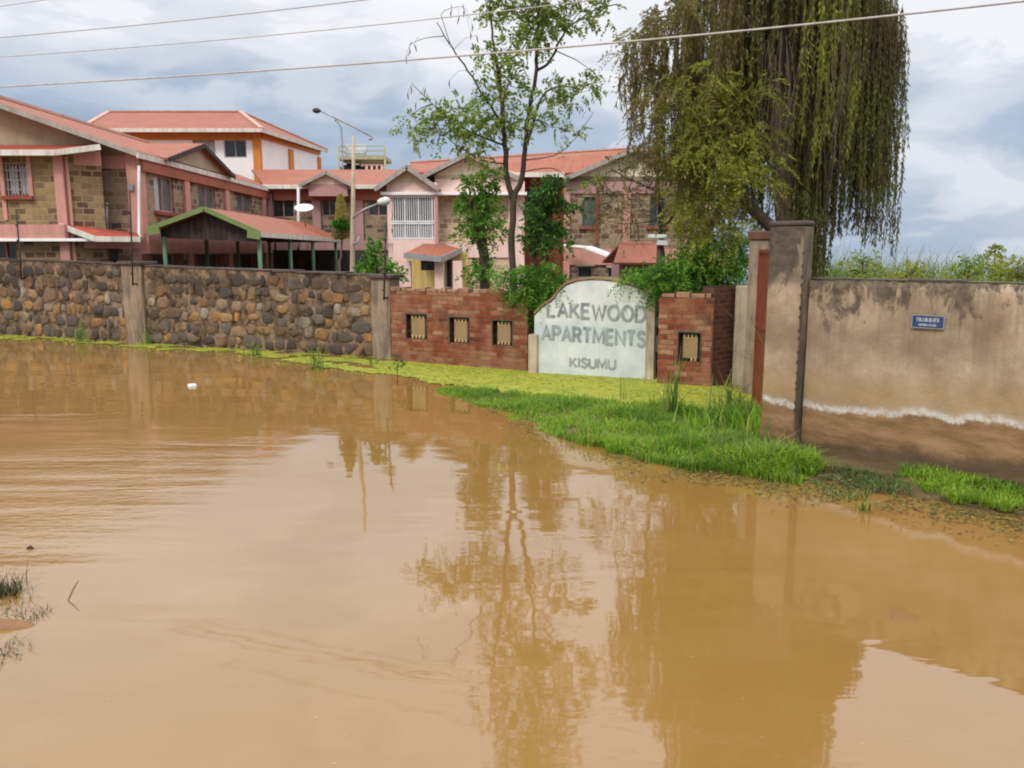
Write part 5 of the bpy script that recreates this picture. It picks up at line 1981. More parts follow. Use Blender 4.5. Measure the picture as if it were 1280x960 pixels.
nodes += limb(m, [pt(621, 90, -.2), pt(634, 76, -.4), pt(648, 66, -.5), pt(660, 50, -.5)], 0.032, 0.012, 6)
nodes += limb(m, [pt(630, 160), pt(606, 122, -.4), pt(585, 88, -.7), pt(567, 62, -1.), pt(556, 45, -1.2), pt(546, 28, -1.4)], 0.03, 0.008, 6)
nodes += limb(m, [pt(632, 182), pt(600, 170, -.3), pt(572, 155, -.6), pt(540, 130, -.9), pt(518, 108, -1.1)], 0.026, 0.006, 6)
nodes += limb(m, [pt(556, 45, -1.2), pt(530, 48, -1.4), pt(512, 55, -1.5)], 0.01, 0.004, 5)
nodes += limb(m, [pt(567, 62, -1.0), pt(552, 18, -1.1), pt(578, 8, -1.0)], 0.01, 0.004, 5)
nodes += limb(m, [pt(655, 200, .1), pt(690, 195, -.3), pt(715, 178, -.6), pt(742, 140, -.9)], 0.016, 0.005, 5)
nodes += limb(m, [pt(634, 205, 0), pt(600, 200, -.3), pt(570, 180, -.6), pt(545, 160, -.8)], 0.022, 0.006, 5)
nodes += limb(m, [pt(652, 215, 0), pt(690, 210, -.3), pt(712, 222, -.5), pt(740, 226, -.6)], 0.016, 0.005, 5)
cl1 = [(562, 152, 30, 50), (598, 158, 26, 46), (540, 150, 16, 20), (625, 122, 26, 44), (640, 108, 20, 28), (690, 112, 20, 32), (717, 118, 17, 20), (735, 108, 9, 8), (655, 150, 20, 26),
       (690, 160, 16, 18), (672, 40, 26, 56), (668, 22, 30, 60), (620, 66, 22, 30), (640, 10, 26, 34), (728, 14, 22, 28), (755, 18, 18, 18), (700, 30, 20, 26), (650, 62, 18, 18),
       (600, 190, 14, 14), (512, 146, 5, 5), (510, 166, 5, 5), (520, 172, 6, 5), (588, 172, 20, 26), (655, 85, 16, 16), (745, 92, 9, 8), (625, 8, 20, 22), (578, 135, 14, 14),
       (612, 14, 16, 16), (678, -10, 30, 70), (650, -45, 36, 80), (690, -65, 36, 80), (620, -70, 30, 50), (668, -120, 34, 90), (640, -150, 36, 80), (700, -150, 34, 60), (660, -210, 34, 60),
       (735, -30, 26, 40), (630, 165, 14, 14), (720, 165, 8, 6), (610, 215, 10, 8), (740, 228, 8, 8)]
tw_ = MB()
VV = []
nodes_np = np.array([tuple(p) for p in nodes])
for (x, y, r_, n) in cl1:
    dep = rnd.uniform(-.7, .5)
    b, d = blob(x, y, r_ * 1.05, YT + dep, int(n * 1.08), ydep=r_ / FPX * YT * 1.1)
    VV.append(sprigs(b, d + rng.normal(0, .3, b.shape), 0.27, 6, 0.115, 0.052, 0.45))
    c = np.array(P(x, y, YT + dep))
    k = int(np.argmin(np.linalg.norm(nodes_np - c, axis=1)))
    a = Vector(nodes_np[k])
    cc = Vector(c)
    tw_.tube([a, (a + cc) / 2 + Vector((0, 0, .05)), cc], [0.014, 0.01, 0.005], 5)
    for i in range(0, len(b), 5):
        tw_.tube([cc, Vector(b[i])], [0.005, 0.003], 4, False)
m.add(tw_.v, tw_.f, True)
m.build('trunk', M['bark'], T1)
# bare twigs with hanging dry pods on the left
VP = []
for (x, y) in [(512, 60), (508, 70), (518, 55), (580, 12), (574, 20), (565, 12), (590, 30), (600, 95), (596, 106), (532, 110), (534, 118), (520, 128), (510, 115), (513, 108), (545, 124), (562, 100), (540, 138), (556, 120), (528, 140), (516, 182), (588, 40), (596, 44)]:
    q = P(x, y, YT - 1.0 + rnd.uniform(-.3, .3))
    k = int(np.argmin(np.linalg.norm(nodes_np - np.array(q), axis=1)))
    a = Vector(nodes_np[k])
    pod = MB()
    pod.tube([a, (a + q) / 2 + Vector((0, 0, .08)), q], [0.006, 0.004, 0.003], 4, False)
    pod.tube([q, q + Vector((rnd.uniform(-.03, .03), 0, -.07)), q + Vector((rnd.uniform(-.05, .05), 0, -.16))], [0.006, 0.016, 0.005], 5)
    pod.build('seed_pod', M['strand_grey'], T1)
V = np.concatenate(VV)
np_mesh('crown', V, quads_of(V), M['leaf_acacia'], T1)


# ---- pollarded neighbour and the others along the wall
def leafy(name, label, cat, base, trunks, clumps, mat, Y, group=None, L=0.09, W=0.04, sp=0.22, pairs=5, barkm=None, droop=0.4, dens=1.0, ydep=1.0):
    t = thing(name, label, cat, base, group)
    m = MB()
    nd = []
    for pl, r0, r1 in trunks:
        nd += limb(m, pl, r0, r1, 8)
    VV = []
    ndn = np.array([tuple(p) for p in nd])
    for (x, y, r_, n) in clumps:
        dep = rnd.uniform(-.35, .35) * ydep
        b, d = blob(x, y, r_, Y + dep, int(n * dens), ydep=r_ / FPX * Y * ydep)
        VV.append(sprigs(b, d + rng.normal(0, .3, b.shape), sp, pairs, L, W, droop))
        cc = P(x, y, Y + dep)
        a = Vector(ndn[int(np.argmin(np.linalg.norm(ndn - np.array(cc), axis=1)))])
        m.tube([a, (a + cc) / 2 + Vector((0, 0, .04)), cc], [0.014, 0.01, 0.005], 5)
        for i in range(0, len(b), 7):
            m.tube([cc, Vector(b[i])], [0.005, 0.003], 4, False)
    m.build('trunk', barkm or M['bark'], t)
    V = np.concatenate(VV)
    np_mesh('crown', V, quads_of(V), mat, t)
    return t


Y5 = 19.3
q5 = lambda x, y, dy=0: P(x, y, Y5 + dy)
leafy('pollarded_tree', 'short thick trunked tree bright leaves left of the tall tree', 'tree', (q5(605, 345).x, Y5, 0.1),
      [([(q5(606, 345).x, Y5, -.1), q5(606, 345), q5(604, 315), q5(600, 290)], 0.13, 0.11), ([q5(601, 295), q5(604, 265), q5(607, 240)], 0.09, 0.06), ([q5(600, 292), q5(593, 275), q5(590, 250)], 0.06, 0.03)],
      [(592, 232, 18, 55), (606, 226, 16, 50), (588, 255, 16, 45), (612, 250, 16, 45), (598, 268, 22, 60), (584, 280, 12, 22), (612, 278, 16, 36), (592, 296, 16, 34), (608, 300, 12, 20), (578, 292, 8, 8),
       (618, 262, 8, 12), (596, 345, 14, 30), (602, 330, 14, 24), (622, 290, 8, 10)], M['leaf_bright'], Y5, 'trees behind the brick wall', L=0.10, W=0.05)
Y6 = 18.6
q6 = lambda x, y, dy=0: P(x, y, Y6 + dy)
leafy('dense_tree', 'dense dark green young tree right of the tall tree trunk', 'tree', (q6(676, 345).x, Y6, 0.1),
      [([(q6(668, 345).x, Y6, -.1), q6(668, 345), q6(669, 320), q6(673, 285), q6(680, 240)], 0.05, 0.02), ([(q6(685, 345).x, Y6, -.1), q6(685, 345), q6(684, 318), q6(686, 290), q6(692, 245)], 0.045, 0.02)],
      [(684, 238, 15, 44), (695, 230, 10, 24), (676, 255, 18, 55), (696, 254, 13, 40), (684, 272, 22, 75), (666, 272, 10, 24), (672, 292, 16, 55), (694, 290, 16, 55), (680, 308, 15, 36), (664, 300, 10, 18),
       (704, 305, 10, 12), (722, 266, 7, 7)], M['leaf_dark'], Y6, 'trees behind the brick wall', L=0.10, W=0.05)
Y7 = 17.5
q7 = lambda x, y, dy=0: P(x, y, Y7 + dy)
leafy('feathery_shrub', 'bright feathery shrub spilling over the brick wall beside the sign', 'shrub', (q7(676, 400).x, Y7, 0.1),
      [([(q7(682, 440).x, Y7, -.1), q7(682, 400), q7(676, 372), q7(664, 355)], 0.04, 0.015), ([q7(681, 395), q7(690, 370), q7(698, 358)], 0.03, 0.012)],
      [(650, 352, 14, 40), (665, 362, 15, 50), (682, 352, 14, 44), (638, 350, 12, 26), (694, 362, 11, 26), (622, 345, 10, 14), (668, 342, 14, 30), (700, 355, 8, 14), (655, 368, 12, 26), (686, 338, 12, 16), (702, 368, 7, 10), (690, 374, 7, 10)],
      M['leaf_bright'], Y7 - .9, 'shrubs hanging over the gateway walls', L=0.085, W=0.03, sp=0.34, pairs=8, droop=0.6, ydep=.7, dens=1.15)
leafy('dark_creeper', 'dark shaded creeper hanging in the gap left of the sign', 'creeper', (P(676, 440, 17.2).x, 17.2, 0.1),  # dark leaf colour stands for the shade on this foliage
      [([(P(672, 450, 17.2).x, 17.2, -.1), P(672, 420, 17.2), P(675, 385, 17.2), P(684, 365, 17.2)], 0.03, 0.012)],
      [(686, 366, 9, 30), (678, 375, 9, 36), (671, 388, 6, 26), (668, 402, 5, 22), (670, 414, 5, 16), (667, 376, 6, 20)], M['leaf_dark'], 16.95, None, L=0.09, W=0.05, sp=0.16, pairs=4, droop=.8, ydep=.5)
Y8 = 16.6
q8 = lambda x, y, dy=0: P(x, y, Y8 + dy)
leafy('feathery_shrub', 'wide bright green acacia shrub above the niche pier', 'shrub', (q8(865, 420).x, Y8, 0.1),
      [([(q8(862, 440).x, Y8, -.1), q8(862, 400), q8(868, 360), q8(880, 325)], 0.05, 0.02), ([q8(862, 392), q8(840, 355), q8(812, 345)], 0.035, 0.012), ([q8(866, 372), q8(895, 345), q8(918, 318)], 0.035, 0.012)],
      [(870, 330, 22, 90), (845, 342, 20, 80), (822, 350, 16, 50), (800, 348, 10, 22), (895, 335, 20, 75), (915, 322, 16, 50), (885, 352, 18, 60), (860, 356, 18, 50), (905, 345, 14, 44), (925, 332, 10, 22),
       (918, 305, 12, 26), (788, 348, 7, 10), (880, 312, 14, 26), (830, 356, 12, 30), (850, 362, 10, 20)], M['leaf_bright'], Y8 - 1.1, 'shrubs hanging over the gateway walls', L=0.085, W=0.03, sp=0.36, pairs=8, droop=0.5, ydep=.8, dens=1.5)
Y9 = 19.6
q9 = lambda x, y, dy=0: P(x, y, Y9 + dy)
leafy('leafy_shrub', 'light green broad leaved shrub behind the pillar left of the brick wall', 'shrub', (q9(470, 345).x, Y9, 0.1),
      [([(q9(472, 345).x, Y9, -.1), q9(472, 345), q9(469, 320), q9(466, 300)], 0.03, 0.012), ([q9(472, 345), q9(460, 330)], 0.02, 0.01), ([q9(472, 340), q9(488, 332)], 0.02, 0.01)],
      [(467, 304, 7, 24), (465, 320, 9, 34), (458, 334, 10, 40), (473, 330, 9, 30), (485, 326, 5, 8), (492, 336, 8, 20), (450, 338, 6, 16), (500, 343, 7, 16)], M['leaf_bright'], Y9, None, L=0.13, W=0.075, sp=0.12, pairs=2, droop=.3)

# ---- clipped conifer by the pole
YK = 23.2
k0 = P(425, 345, YK)
ck = thing('topiary_conifer', 'clipped conifer with golden cone above a green ball on bare stem', 'conifer', (k0.x, YK, 0.1))
m = MB()
limb(m, [(k0.x - .05, YK, -.1), P(424, 345, YK), P(426, 320, YK), P(428, 298, YK), P(427, 270, YK)], 0.045, 0.02, 7)
m.build('stem', M['barkgrey'], ck)
zc0, zc1 = P(426, 277, YK).z, P(426, 244, YK).z
n = 1500
f = rng.uniform(0, 1, n) ** 1.3
rad = (0.03 + 0.13 * np.clip(1 - f, 0, 1) ** 0.6) * np.sqrt(rng.uniform(.55, 1, n))
an = rng.uniform(0, 6.283, n)
cx = P(426, 262, YK).x
c = np.stack([cx + rad * np.cos(an), YK + rad * np.sin(an), zc0 + (zc1 - zc0) * f], 1)
d = np.stack([np.cos(an) * .5, np.sin(an) * .5, np.ones(n)], 1) + rng.normal(0, .2, (n, 3))
V = leaf_quads(c, d, 0.07, 0.035)
np_mesh('cone', V, quads_of(V), M['leaf_gold'], ck)
b, d = blob(428, 281, 12, YK, 1300, flat=.6)
V = leaf_quads(b, d + rng.normal(0, .5, d.shape), 0.08, 0.04)
np_mesh('ball', V, quads_of(V), M['leaf_dark'], ck)
b, d = blob(426, 293, 12, YK, 700, flat=.4)
V = leaf_quads(b, d + rng.normal(0, .5, d.shape), 0.08, 0.03, .3)
np_mesh('dry_skirt', V, quads_of(V), M['leaf_dry'], ck)

# ---- weeping willow
YW = 16.3
W_ = thing('weeping_willow', 'huge weeping willow with hanging olive curtains behind the gate pillar', 'tree', (P(1000, 345, YW).x, YW, 0.1))
pw_ = lambda x, y, dy=0: P(x, y, YW + dy)
m = MB()
wn_ = []
wn_ += limb(m, [(pw_(985, 440).x, YW, -.1), pw_(985, 345), pw_(982, 250), pw_(975, 150), pw_(985, 40), pw_(990, -60)], 0.30, 0.16, 12, .03)
wn_ += limb(m, [pw_(980, 300), pw_(920, 235, -.2), pw_(898, 170, -.4), pw_(880, 90, -.5), pw_(860, 20, -.5), pw_(830, -10, -.6)], 0.14, 0.05, 8, .03)
wn_ += limb(m, [pw_(880, 300), pw_(895, 270, -.3), pw_(918, 240, -.2)], 0.07, 0.09, 8, .02)
wn_ += limb(m, [pw_(978, 190), pw_(1010, 90, .2), pw_(1045, 0, .3), pw_(1080, -60, .4), pw_(1110, -60, .4)], 0.13, 0.04, 8, .03)
wn_ += limb(m, [pw_(985, 40), pw_(950, -60, -.4), pw_(915, -130, -.6), pw_(880, -160, -.7)], 0.12, 0.04, 8, .03)
wn_ += limb(m, [pw_(988, -20), pw_(1010, -140, .2), pw_(1040, -190, .4), pw_(1075, -170, .5)], 0.12, 0.04, 8, .03)
wn_ += limb(m, [pw_(980, 120), pw_(940, 40, -.9), pw_(900, -20, -1.1)], 0.09, 0.03, 7, .03)
wn_ += limb(m, [pw_(978, 180), pw_(960, 80, 1.0), pw_(1000, -10, 1.4), pw_(1050, -40, 1.6)], 0.1, 0.03, 7, .03)
wn_ += limb(m, [pw_(860, 20, -.5), pw_(825, 22, -.4), pw_(798, 42, -.4), pw_(780, 66, -.4)], 0.03, 0.008, 6, .02)
wn_ += limb(m, [pw_(985, 235, -.25), pw_(988, 130, -.5), pw_(982, 80, -.6)], 0.04, 0.02, 7, .02)
wn_ += limb(m, [pw_(984, 130, -.5), pw_(975, 150, -.6), pw_(970, 190, -.65)], 0.02, 0.01, 6, .02)
m.build('trunk', M['barkgrey'], W_)

strand_tubes = {0: MB(), 1: MB(), 2: MB()}
leafV = {0: [], 1: [], 2: []}


def strand(x, y0, y1, dep, which, leaves=True, thick=0.006, sway=0.12):
    """one hanging whip: arches out a little, then drops"""
    Y = YW + dep
    a, b = P(x, y0, Y), P(x, y1, Y)
    n = 7
    sx, sy = rnd.gauss(0, sway), rnd.gauss(0, sway)
    pts = []
    for i in range(n + 1):
        f = i / n
        k = (1 - f) ** 2
        pts.append(Vector((a.x + sx * (1 - k) + 0.04 * math.sin(f * 7 + x), a.y + sy * (1 - k), a.z + (b.z - a.z) * f + 0.10 * math.sin(min(1, f * 4) * math.pi))))
    strand_tubes[which].tube(pts, [thick * (1 - .6 * i / n) for i in range(n + 1)], 3, False)
    if not leaves:
        return
    ln = abs(a.z - b.z)
    nl = max(4, int(ln * 54))
    f = np.sort(rng.uniform(0.02, 1, nl))
    arr = np.array([tuple(p) for p in pts])
    xi = f * n
    i0 = np.clip(xi.astype(int), 0, n - 1)
    fr = (xi - i0)[:, None]
    c = arr[i0] * (1 - fr) + arr[i0 + 1] * fr
    d = rng.normal(0, .33, (nl, 3))
    d[:, 2] = -1
    leafV[which].append(leaf_quads(c, d, 0.115, 0.02))


def curtain(x0, x1, yt0, yt1, yb0, yb1, n, dep0, dep1, which, jagk=1.0, **kw):
    for _ in range(n):
        f = rnd.random()
        x = x0 + (x1 - x0) * f + rnd.uniform(-4, 4)
        # strands hang in locks: pull x towards lock centres
        lock = 13.0
        x = x + (round(x / lock) * lock - x) * rnd.uniform(0.2, 0.8)
        jag = 0.5 + 0.5 * math.sin(round(x / lock) * 2.4 + dep0)
        yb = yb0 + (yb1 - yb0) * f
        yt = yt0 + (yt1 - yt0) * f + rnd.uniform(-25, 25)
        end = yb - jagk * ((1 - jag) * 70 + abs(rnd.gauss(0, 34))) - (rnd.uniform(0, 40) if jagk < 1 else 0)
        if end - yt < 25:
            end = yt + rnd.uniform(25, 60)
        strand(x, yt, end, rnd.uniform(dep0, dep1), which, **kw)


# which: 0 olive, 1 yellow green
curtain(1078, 1128, -70, 30, 322, 325, 120, -.3, 1.2, 0)
curtain(1112, 1136, 40, 85, 190, 210, 12, -.2, .6, 0)
curtain(1046, 1085, -140, -60, 300, 300, 70, -.6, 1.6, 0)
curtain(1010, 1050, -190, -130, 400, 395, 110, -.7, 1.6, 0)
curtain(1014, 1046, -60, -60, 385, 372, 110, -.5, 1.2, 0, jagk=0.15)
curtain(1000, 1110, -200, -110, 150, 170, 110, -1.2, 1.2, 0)
curtain(1015, 1075, -90, -70, 240, 220, 40, -1.4, -.6, 1)
curtain(925, 1005, -200, -190, 250, 262, 110, -.4, 1.8, 0)
curtain(930, 1000, -190, -190, 120, 130, 90, -1.4, 0.2, 0)
curtain(952, 1002, 60, 60, 300, 310, 20, -1.7, -1.0, 0, leaves=False, thick=0.007, sway=.08)
curtain(1030, 1066, 60, 60, 300, 280, 12, -1.6, -.9, 0, leaves=False, thick=0.006, sway=.08)
curtain(868, 940, -150, -190, 305, 320, 60, -.8, 1.4, 1)
curtain(850, 935, -30, -130, 190, 170, 56, -1.5, -.2, 2)
curtain(1000, 1078, -60, -60, 330, 300, 90, .2, 1.8, 0)
curtain(925, 1000, -60, -60, 310, 310, 80, .6, 1.9, 0)
curtain(1076, 1120, 0, 30, 260, 270, 50, 0, 1.2, 0)
curtain(850, 900, -20, -60, 250, 290, 40, -.2, 1.2, 0)
curtain(862, 935, 60, 60, 350, 330, 36, -1.0, .6, 1)
curtain(803, 865, 50, 10, 165, 225, 56, -1.0, .6, 2)
curtain(822, 865, 70, 70, 270, 320, 22, -.8, .6, 2)
curtain(776, 803, 78, 60, 165, 205, 24, -.9, 0.1, 2, sway=.08)
curtain(785, 815, 120, 100, 240, 250, 8, -.8, 0.1, 2)
curtain(860, 1100, -240, -230, -20, -20, 110, -1.6, 2.0, 0)
# the lighter left flank also carries spreading leafy sprays
for (x, y, r_, n) in [(905, 130, 40, 110), (880, 165, 36, 110), (930, 175, 34, 100), (895, 205, 40, 130), (860, 200, 30, 80), (925, 230, 34, 100), (885, 255, 34, 100), (915, 285, 30, 80), (860, 250, 26, 60), (945, 120, 26, 60), (870, 110, 34, 80), (850, 150, 30, 70), (955, 215, 22, 40), (880, 300, 30, 70), (800, 48, 13, 40), (783, 66, 9, 24), (822, 30, 16, 50), (845, 22, 18, 60), (815, 130, 22, 40), (835, 190, 22, 50), (812, 90, 16, 30),]:
    b, d = blob(x, y, r_, YW - .9 + rnd.uniform(-.5, .3), n, ydep=.7)
    leafV[2 if x < 848 else 1].append(sprigs(b, d + rng.normal(0, .3, b.shape), 0.36, 10, 0.085, 0.026, 0.75))
for k in (0, 1, 2):
    V = np.concatenate(leafV[k])
    np_mesh('leaf_curtain', V, quads_of(V), M[('leaf_willow', 'leaf_willowlit', 'leaf_olive')[k]], W_)
strand_tubes[0].build('strands', M['strand_grey'], W_)
strand_tubes[1].build('strands', M['strand_grey'], W_)
strand_tubes[2].build('strands', M['strand_grey'], W_)

# ---- thin brown tree between the right block and the willow
Y3_ = 17.6
q3 = lambda x, y, dy=0: P(x, y, Y3_ + dy)
leafy('thin_tree', 'thin dark trunked tree with sparse brownish feathery leaves left of willow', 'tree', (q3(827, 345).x, Y3_, 0.1),
      [([(q3(828, 400).x, Y3_, -.1), q3(828, 340), q3(825, 280), q3(822, 230), q3(824, 170), q3(815, 90), q3(805, 60)], 0.06, 0.015),
       ([q3(826, 285), q3(840, 270), q3(856, 210), q3(868, 160)], 0.035, 0.012), ([q3(823, 240), q3(790, 225), q3(760, 215), q3(752, 255)], 0.02, 0.006),
       ([q3(824, 275), q3(780, 280), q3(745, 272)], 0.014, 0.004), ([q3(822, 225), q3(850, 190), q3(842, 140)], 0.02, 0.008)],
      [(770, 215, 16, 18), (752, 240, 14, 16), (765, 258, 18, 20), (790, 268, 18, 22), (748, 275, 12, 14), (800, 200, 20, 40), (785, 245, 14, 16), (808, 160, 18, 40), (840, 180, 22, 56), (850, 220, 20, 50),
       (820, 215, 16, 30), (838, 120, 20, 44), (858, 255, 18, 44), (842, 272, 10, 14), (812, 110, 16, 30), (865, 290, 16, 30), (808, 240, 8, 12), (782, 285, 12, 10)],
      M['leaf_dry'], Y3_ - .2, None, L=0.07, W=0.022, sp=0.34, pairs=9, droop=0.5, dens=1.25)

# ---- behind the plaster wall: a field of tall grass and one sapling
def blades(pts, h, w, lean=0.35, curve=0.5, seg=2):
    """tapered bent blades: two quads and no tip triangle"""
    n = len(pts)
    h = np.broadcast_to(np.asarray(h, float).reshape(-1, 1), (n, 1)) * rng.uniform(.55, 1.25, (n, 1))
    w = np.broadcast_to(np.asarray(w, float).reshape(-1, 1), (n, 1)) * rng.uniform(.7, 1.3, (n, 1))
    a = rng.uniform(0, 6.283, (n, 1))
    dirx = np.concatenate([np.cos(a), np.sin(a), np.zeros((n, 1))], 1)
    sd = np.concatenate([-np.sin(a), np.cos(a), np.zeros((n, 1))], 1)
    ln = rng.uniform(.2, 1.0, (n, 1)) * lean
    up = np.array([[0, 0, 1.0]])
    p0 = pts
    p1 = pts + up * h * .5 + dirx * h * ln * .35
    p2 = pts + up * h * (1 - curve * ln * .6) + dirx * h * ln * (1 + curve)
    V = np.stack([p0 - sd * w / 2, p0 + sd * w / 2, p1 + sd * w * .42, p1 - sd * w * .42, p2 + sd * w * .06, p2 - sd * w * .06], 1).reshape(-1, 3)
    b = np.arange(n)[:, None] * 6
    Q = np.concatenate([b + np.array([[0, 1, 2, 3]]), b + np.array([[3, 2, 4, 5]])], 0)
    return V, Q


fp_ = []
while len(fp_) < 26000:
    Y = 10.6 + 26 * rnd.random() ** 1.3
    X = rnd.uniform(3.9, 30)
    if X > 0.30 * Y + .2 and Y > wall_y(X) + 0.7 and X < 0.75 * Y + 4:
        fp_.append((X, Y, 0.12 + rnd.uniform(-.03, .03)))
fp_ = np.array(fp_)
hh = 1.36 + 0.42 * np.sin(fp_[:, 0] * 1.3 + 1) * np.sin(fp_[:, 1] * .9) + 0.22 * np.sin(fp_[:, 0] * .45 + 2.2) + .016 * (fp_[:, 1] - 12)
hh = hh * rng.uniform(.75, 1.25, len(fp_))
V, Q = blades(fp_, hh, 0.034, 0.5, .7)
o = np_mesh('field_grass', V, Q, M['fieldgrass'], origin=(9, 18, 0.1))
tag(o, 'tall mixed green and straw coloured grass behind the plaster wall', 'grass', kind='stuff')
for i, (x, y, r_, n, Yb, lab) in enumerate([(1078, 330, 16, 46, 12.5, 'leafy weed clump behind the plaster wall nearest the willow'), (1140, 341, 13, 40, 11.6, 'low weed clump behind the plaster wall above the blue sign'), (1212, 334, 16, 50, 12.2, 'yellowish weed clump behind the plaster wall left of the sapling'), (1272, 334, 16, 46, 12.0, 'weed clump behind the plaster wall at the right edge')]):
    q = P(x, y, Yb)
    leafy('weed_clump', lab, 'weeds', (q.x, Yb, 0.1), [([(q.x, Yb, 0), (q.x + .02, Yb, q.z * .6), (q.x, Yb, q.z)], 0.015, 0.006)],
          [(x, y, r_, n), (x - r_, y + 9, r_ * .8, n // 2), (x + r_, y + 9, r_ * .8, n // 2)], M['leaf_willowlit' if i % 2 else 'leaf_acacia'], Yb, 'weed clumps behind the plaster wall', L=.07, W=.03, sp=.14, pairs=3)
YSP = 13.5
qs = lambda x, y: P(x, y, YSP)
leafy('sapling', 'young sapling with yellowish leaves rising above the field grass', 'sapling', (qs(1243, 360).x, YSP, 0.1),
      [([(qs(1243, 420).x, YSP, 0), qs(1243, 380), qs(1243, 345), qs(1244, 315)], 0.02, 0.008)],
      [(1244, 313, 5, 20), (1243, 324, 7, 18), (1242, 338, 10, 26), (1228, 342, 7, 12), (1254, 345, 8, 14), (1216, 342, 6, 10)], M['leaf_willowlit'], YSP, None, L=0.08, W=0.04, sp=0.1, pairs=2)
# ---- duckweed mat along the walls
MAT = [xy(G(*p)) for p in [(-300, 420), (-60, 426), (40, 428), (120, 434), (190, 440), (265, 442), (345, 456), (420, 467), (500, 474), (548, 482), (650, 500), (760, 520), (950, 540), (955, 505), (945, 498),
                           (930, 492), (905, 485), (888, 482), (820, 474), (660, 463), (490, 449), (300, 432), (175, 425), (60, 418), (-30, 412), (-300, 411)]]


def duck():
    t = NT('yellow green duckweed')
    o = t.coord('Object')
    a = t.noise(o, 1.3, 6, 0.65)
    b = t.noise(o, 9, 6, 0.7)
    c = t.ramp(b, [(0.3, (0.20, 0.24, 0.03)), (0.5, (0.34, 0.36, 0.04)), (0.7, (0.46, 0.45, 0.07))])
    c = t.mix(t.math('MULTIPLY', t.ramp(a, [(0.48, 0), (0.68, 1)]), .55), c, (0.16, 0.24, 0.03))
    t.bump(t.noise(o, 30, 5, .7), .8, .02)
    return t.fin(c, .7, .25)


M['duck'] = duck()
from mathutils import noise as mn
V, Q = [], []
step = 0.085
xs_ = [p[0] for p in MAT]
ys_ = [p[1] for p in MAT]
y = min(ys_)
while y < max(ys_):
    x = max(min(xs_), -24)
    while x < max(xs_):
        if in_poly(x, y, MAT):
            e = edge_dist(x, y, MAT) if wall_y(x) - y > 0.25 else 1.0
            nz = mn.noise((x * 1.6, y * 1.6, 0)) + .5 * mn.noise((x * 5, y * 5, 3))
            left = max(0.0, min(1.0, (-1.2 - x) / 2.2))       # broken up with leaves and debris on the left
            thr = -0.42 + 0.74 * left
            if nz + min(e, .55) * 1.6 - .5 > thr + 0.25 * (1 - min(1, e / .5)):
                b = len(V)
                jx = lambda: rnd.uniform(-.02, .02)
                z_ = 0.005 + rnd.uniform(0, .009)
                for dx, dy in ((0, 0), (1, 0), (1, 1), (0, 1)):
                    V.append((x + (dx * 1.7 - .35) * step + jx(), y + (dy * 1.7 - .35) * step + jx(), z_))
                Q.append((b, b + 1, b + 2, b + 3))
        x += step
    y += step
if V:
    o = np_mesh('duckweed', V, Q, M['duck'], origin=(-2, 17, 0))
    tag(o, 'yellow green duckweed mat floating along the foot of the walls', 'duckweed', kind='stuff')


V = []
while len(V) < 4 * 5200:
    x, y = rnd.uniform(-16, 4), rnd.uniform(min(ys_), max(ys_))
    if not in_poly(x, y, MAT) or mn.noise((x * 1.6, y * 1.6, 0)) < -.25:
        continue
    an, l = rnd.uniform(0, 6.28), rnd.uniform(.02, .06)
    d, s_ = Vector((math.cos(an), math.sin(an), rnd.uniform(0, .5))), Vector((-math.sin(an), math.cos(an), rnd.uniform(-.2, .2)))
    q = Vector((x, y, rnd.uniform(.008, .02)))
    for c_ in (q, q + d * l * .5 + s_ * l * .4, q + d * l, q + d * l * .5 - s_ * l * .4):
        V.append(tuple(c_))
M['duckleaf'] = leafmat('small floating leaves', [(0.0, (0.16, 0.21, 0.025)), (0.5, (0.34, 0.38, 0.04)), (0.85, (0.52, 0.50, 0.08)), (1.0, (0.30, 0.20, 0.07))], 0.25)
o = np_mesh('floating_leaves', V, quads_of(np.array(V)), M['duckleaf'], origin=(-2, 17, 0))
tag(o, 'small yellow green leaves scattered over the duckweed mat', 'floating plants', kind='stuff')

# ---- rafts of dead leaves and broken stalks at the water's edge
V = []
edges = [((0, 436), (180, 441)), ((180, 441), (345, 458)), ((345, 458), (500, 476)), ((500, 476), (560, 490)), ((560, 494), (672, 545)), ((672, 545), (790, 584)), ((790, 584), (930, 608)), ((930, 608), (1040, 628)), ((1040, 628), (1130, 636)), ((1130, 634), (1280, 664))]
for (a, b) in edges:
    ln = math.hypot(b[0] - a[0], b[1] - a[1])
    for _ in range(int(ln * 9)):
        f = rnd.random()
        px, py = a[0] + (b[0] - a[0]) * f, a[1] + (b[1] - a[1]) * f
        sc_ = max(4.0, (py - 316) / 14)
        py += rnd.gauss(-sc_ * .55, sc_ * .55)
        q = G(px, py, 0.0)
        if mn.noise((q.x * 1.3, q.y * 1.3, 9)) < -.12:
            continue
        an, l, w = rnd.uniform(0, 6.28), rnd.uniform(.015, .06), rnd.uniform(.005, .013)
        d, s_ = Vector((math.cos(an), math.sin(an), rnd.uniform(-.05, .12))), Vector((-math.sin(an), math.cos(an), rnd.uniform(-.1, .1)))
        z_ = Vector((0, 0, max(0.006, ground_z(q.x, q.y) + .01) + rnd.uniform(0, .012)))
        for c_ in (q + z_, q + z_ + d * l * .5 + s_ * w, q + z_ + d * l, q + z_ + d * l * .5 - s_ * w):
            V.append(tuple(c_))
M['litter'] = leafmat('sodden leaf litter', [(0.0, (0.05, 0.035, 0.018)), (0.4, (0.12, 0.09, 0.035)), (0.7, (0.17, 0.17, 0.05)), (1.0, (0.30, 0.27, 0.10))], 0.1)
o = np_mesh('floating_debris', V, quads_of(np.array(V)), M['litter'], origin=(0, 12, 0))
tag(o, 'sodden leaves and broken stalks drifting along the grassy water edge', 'debris', kind='stuff')


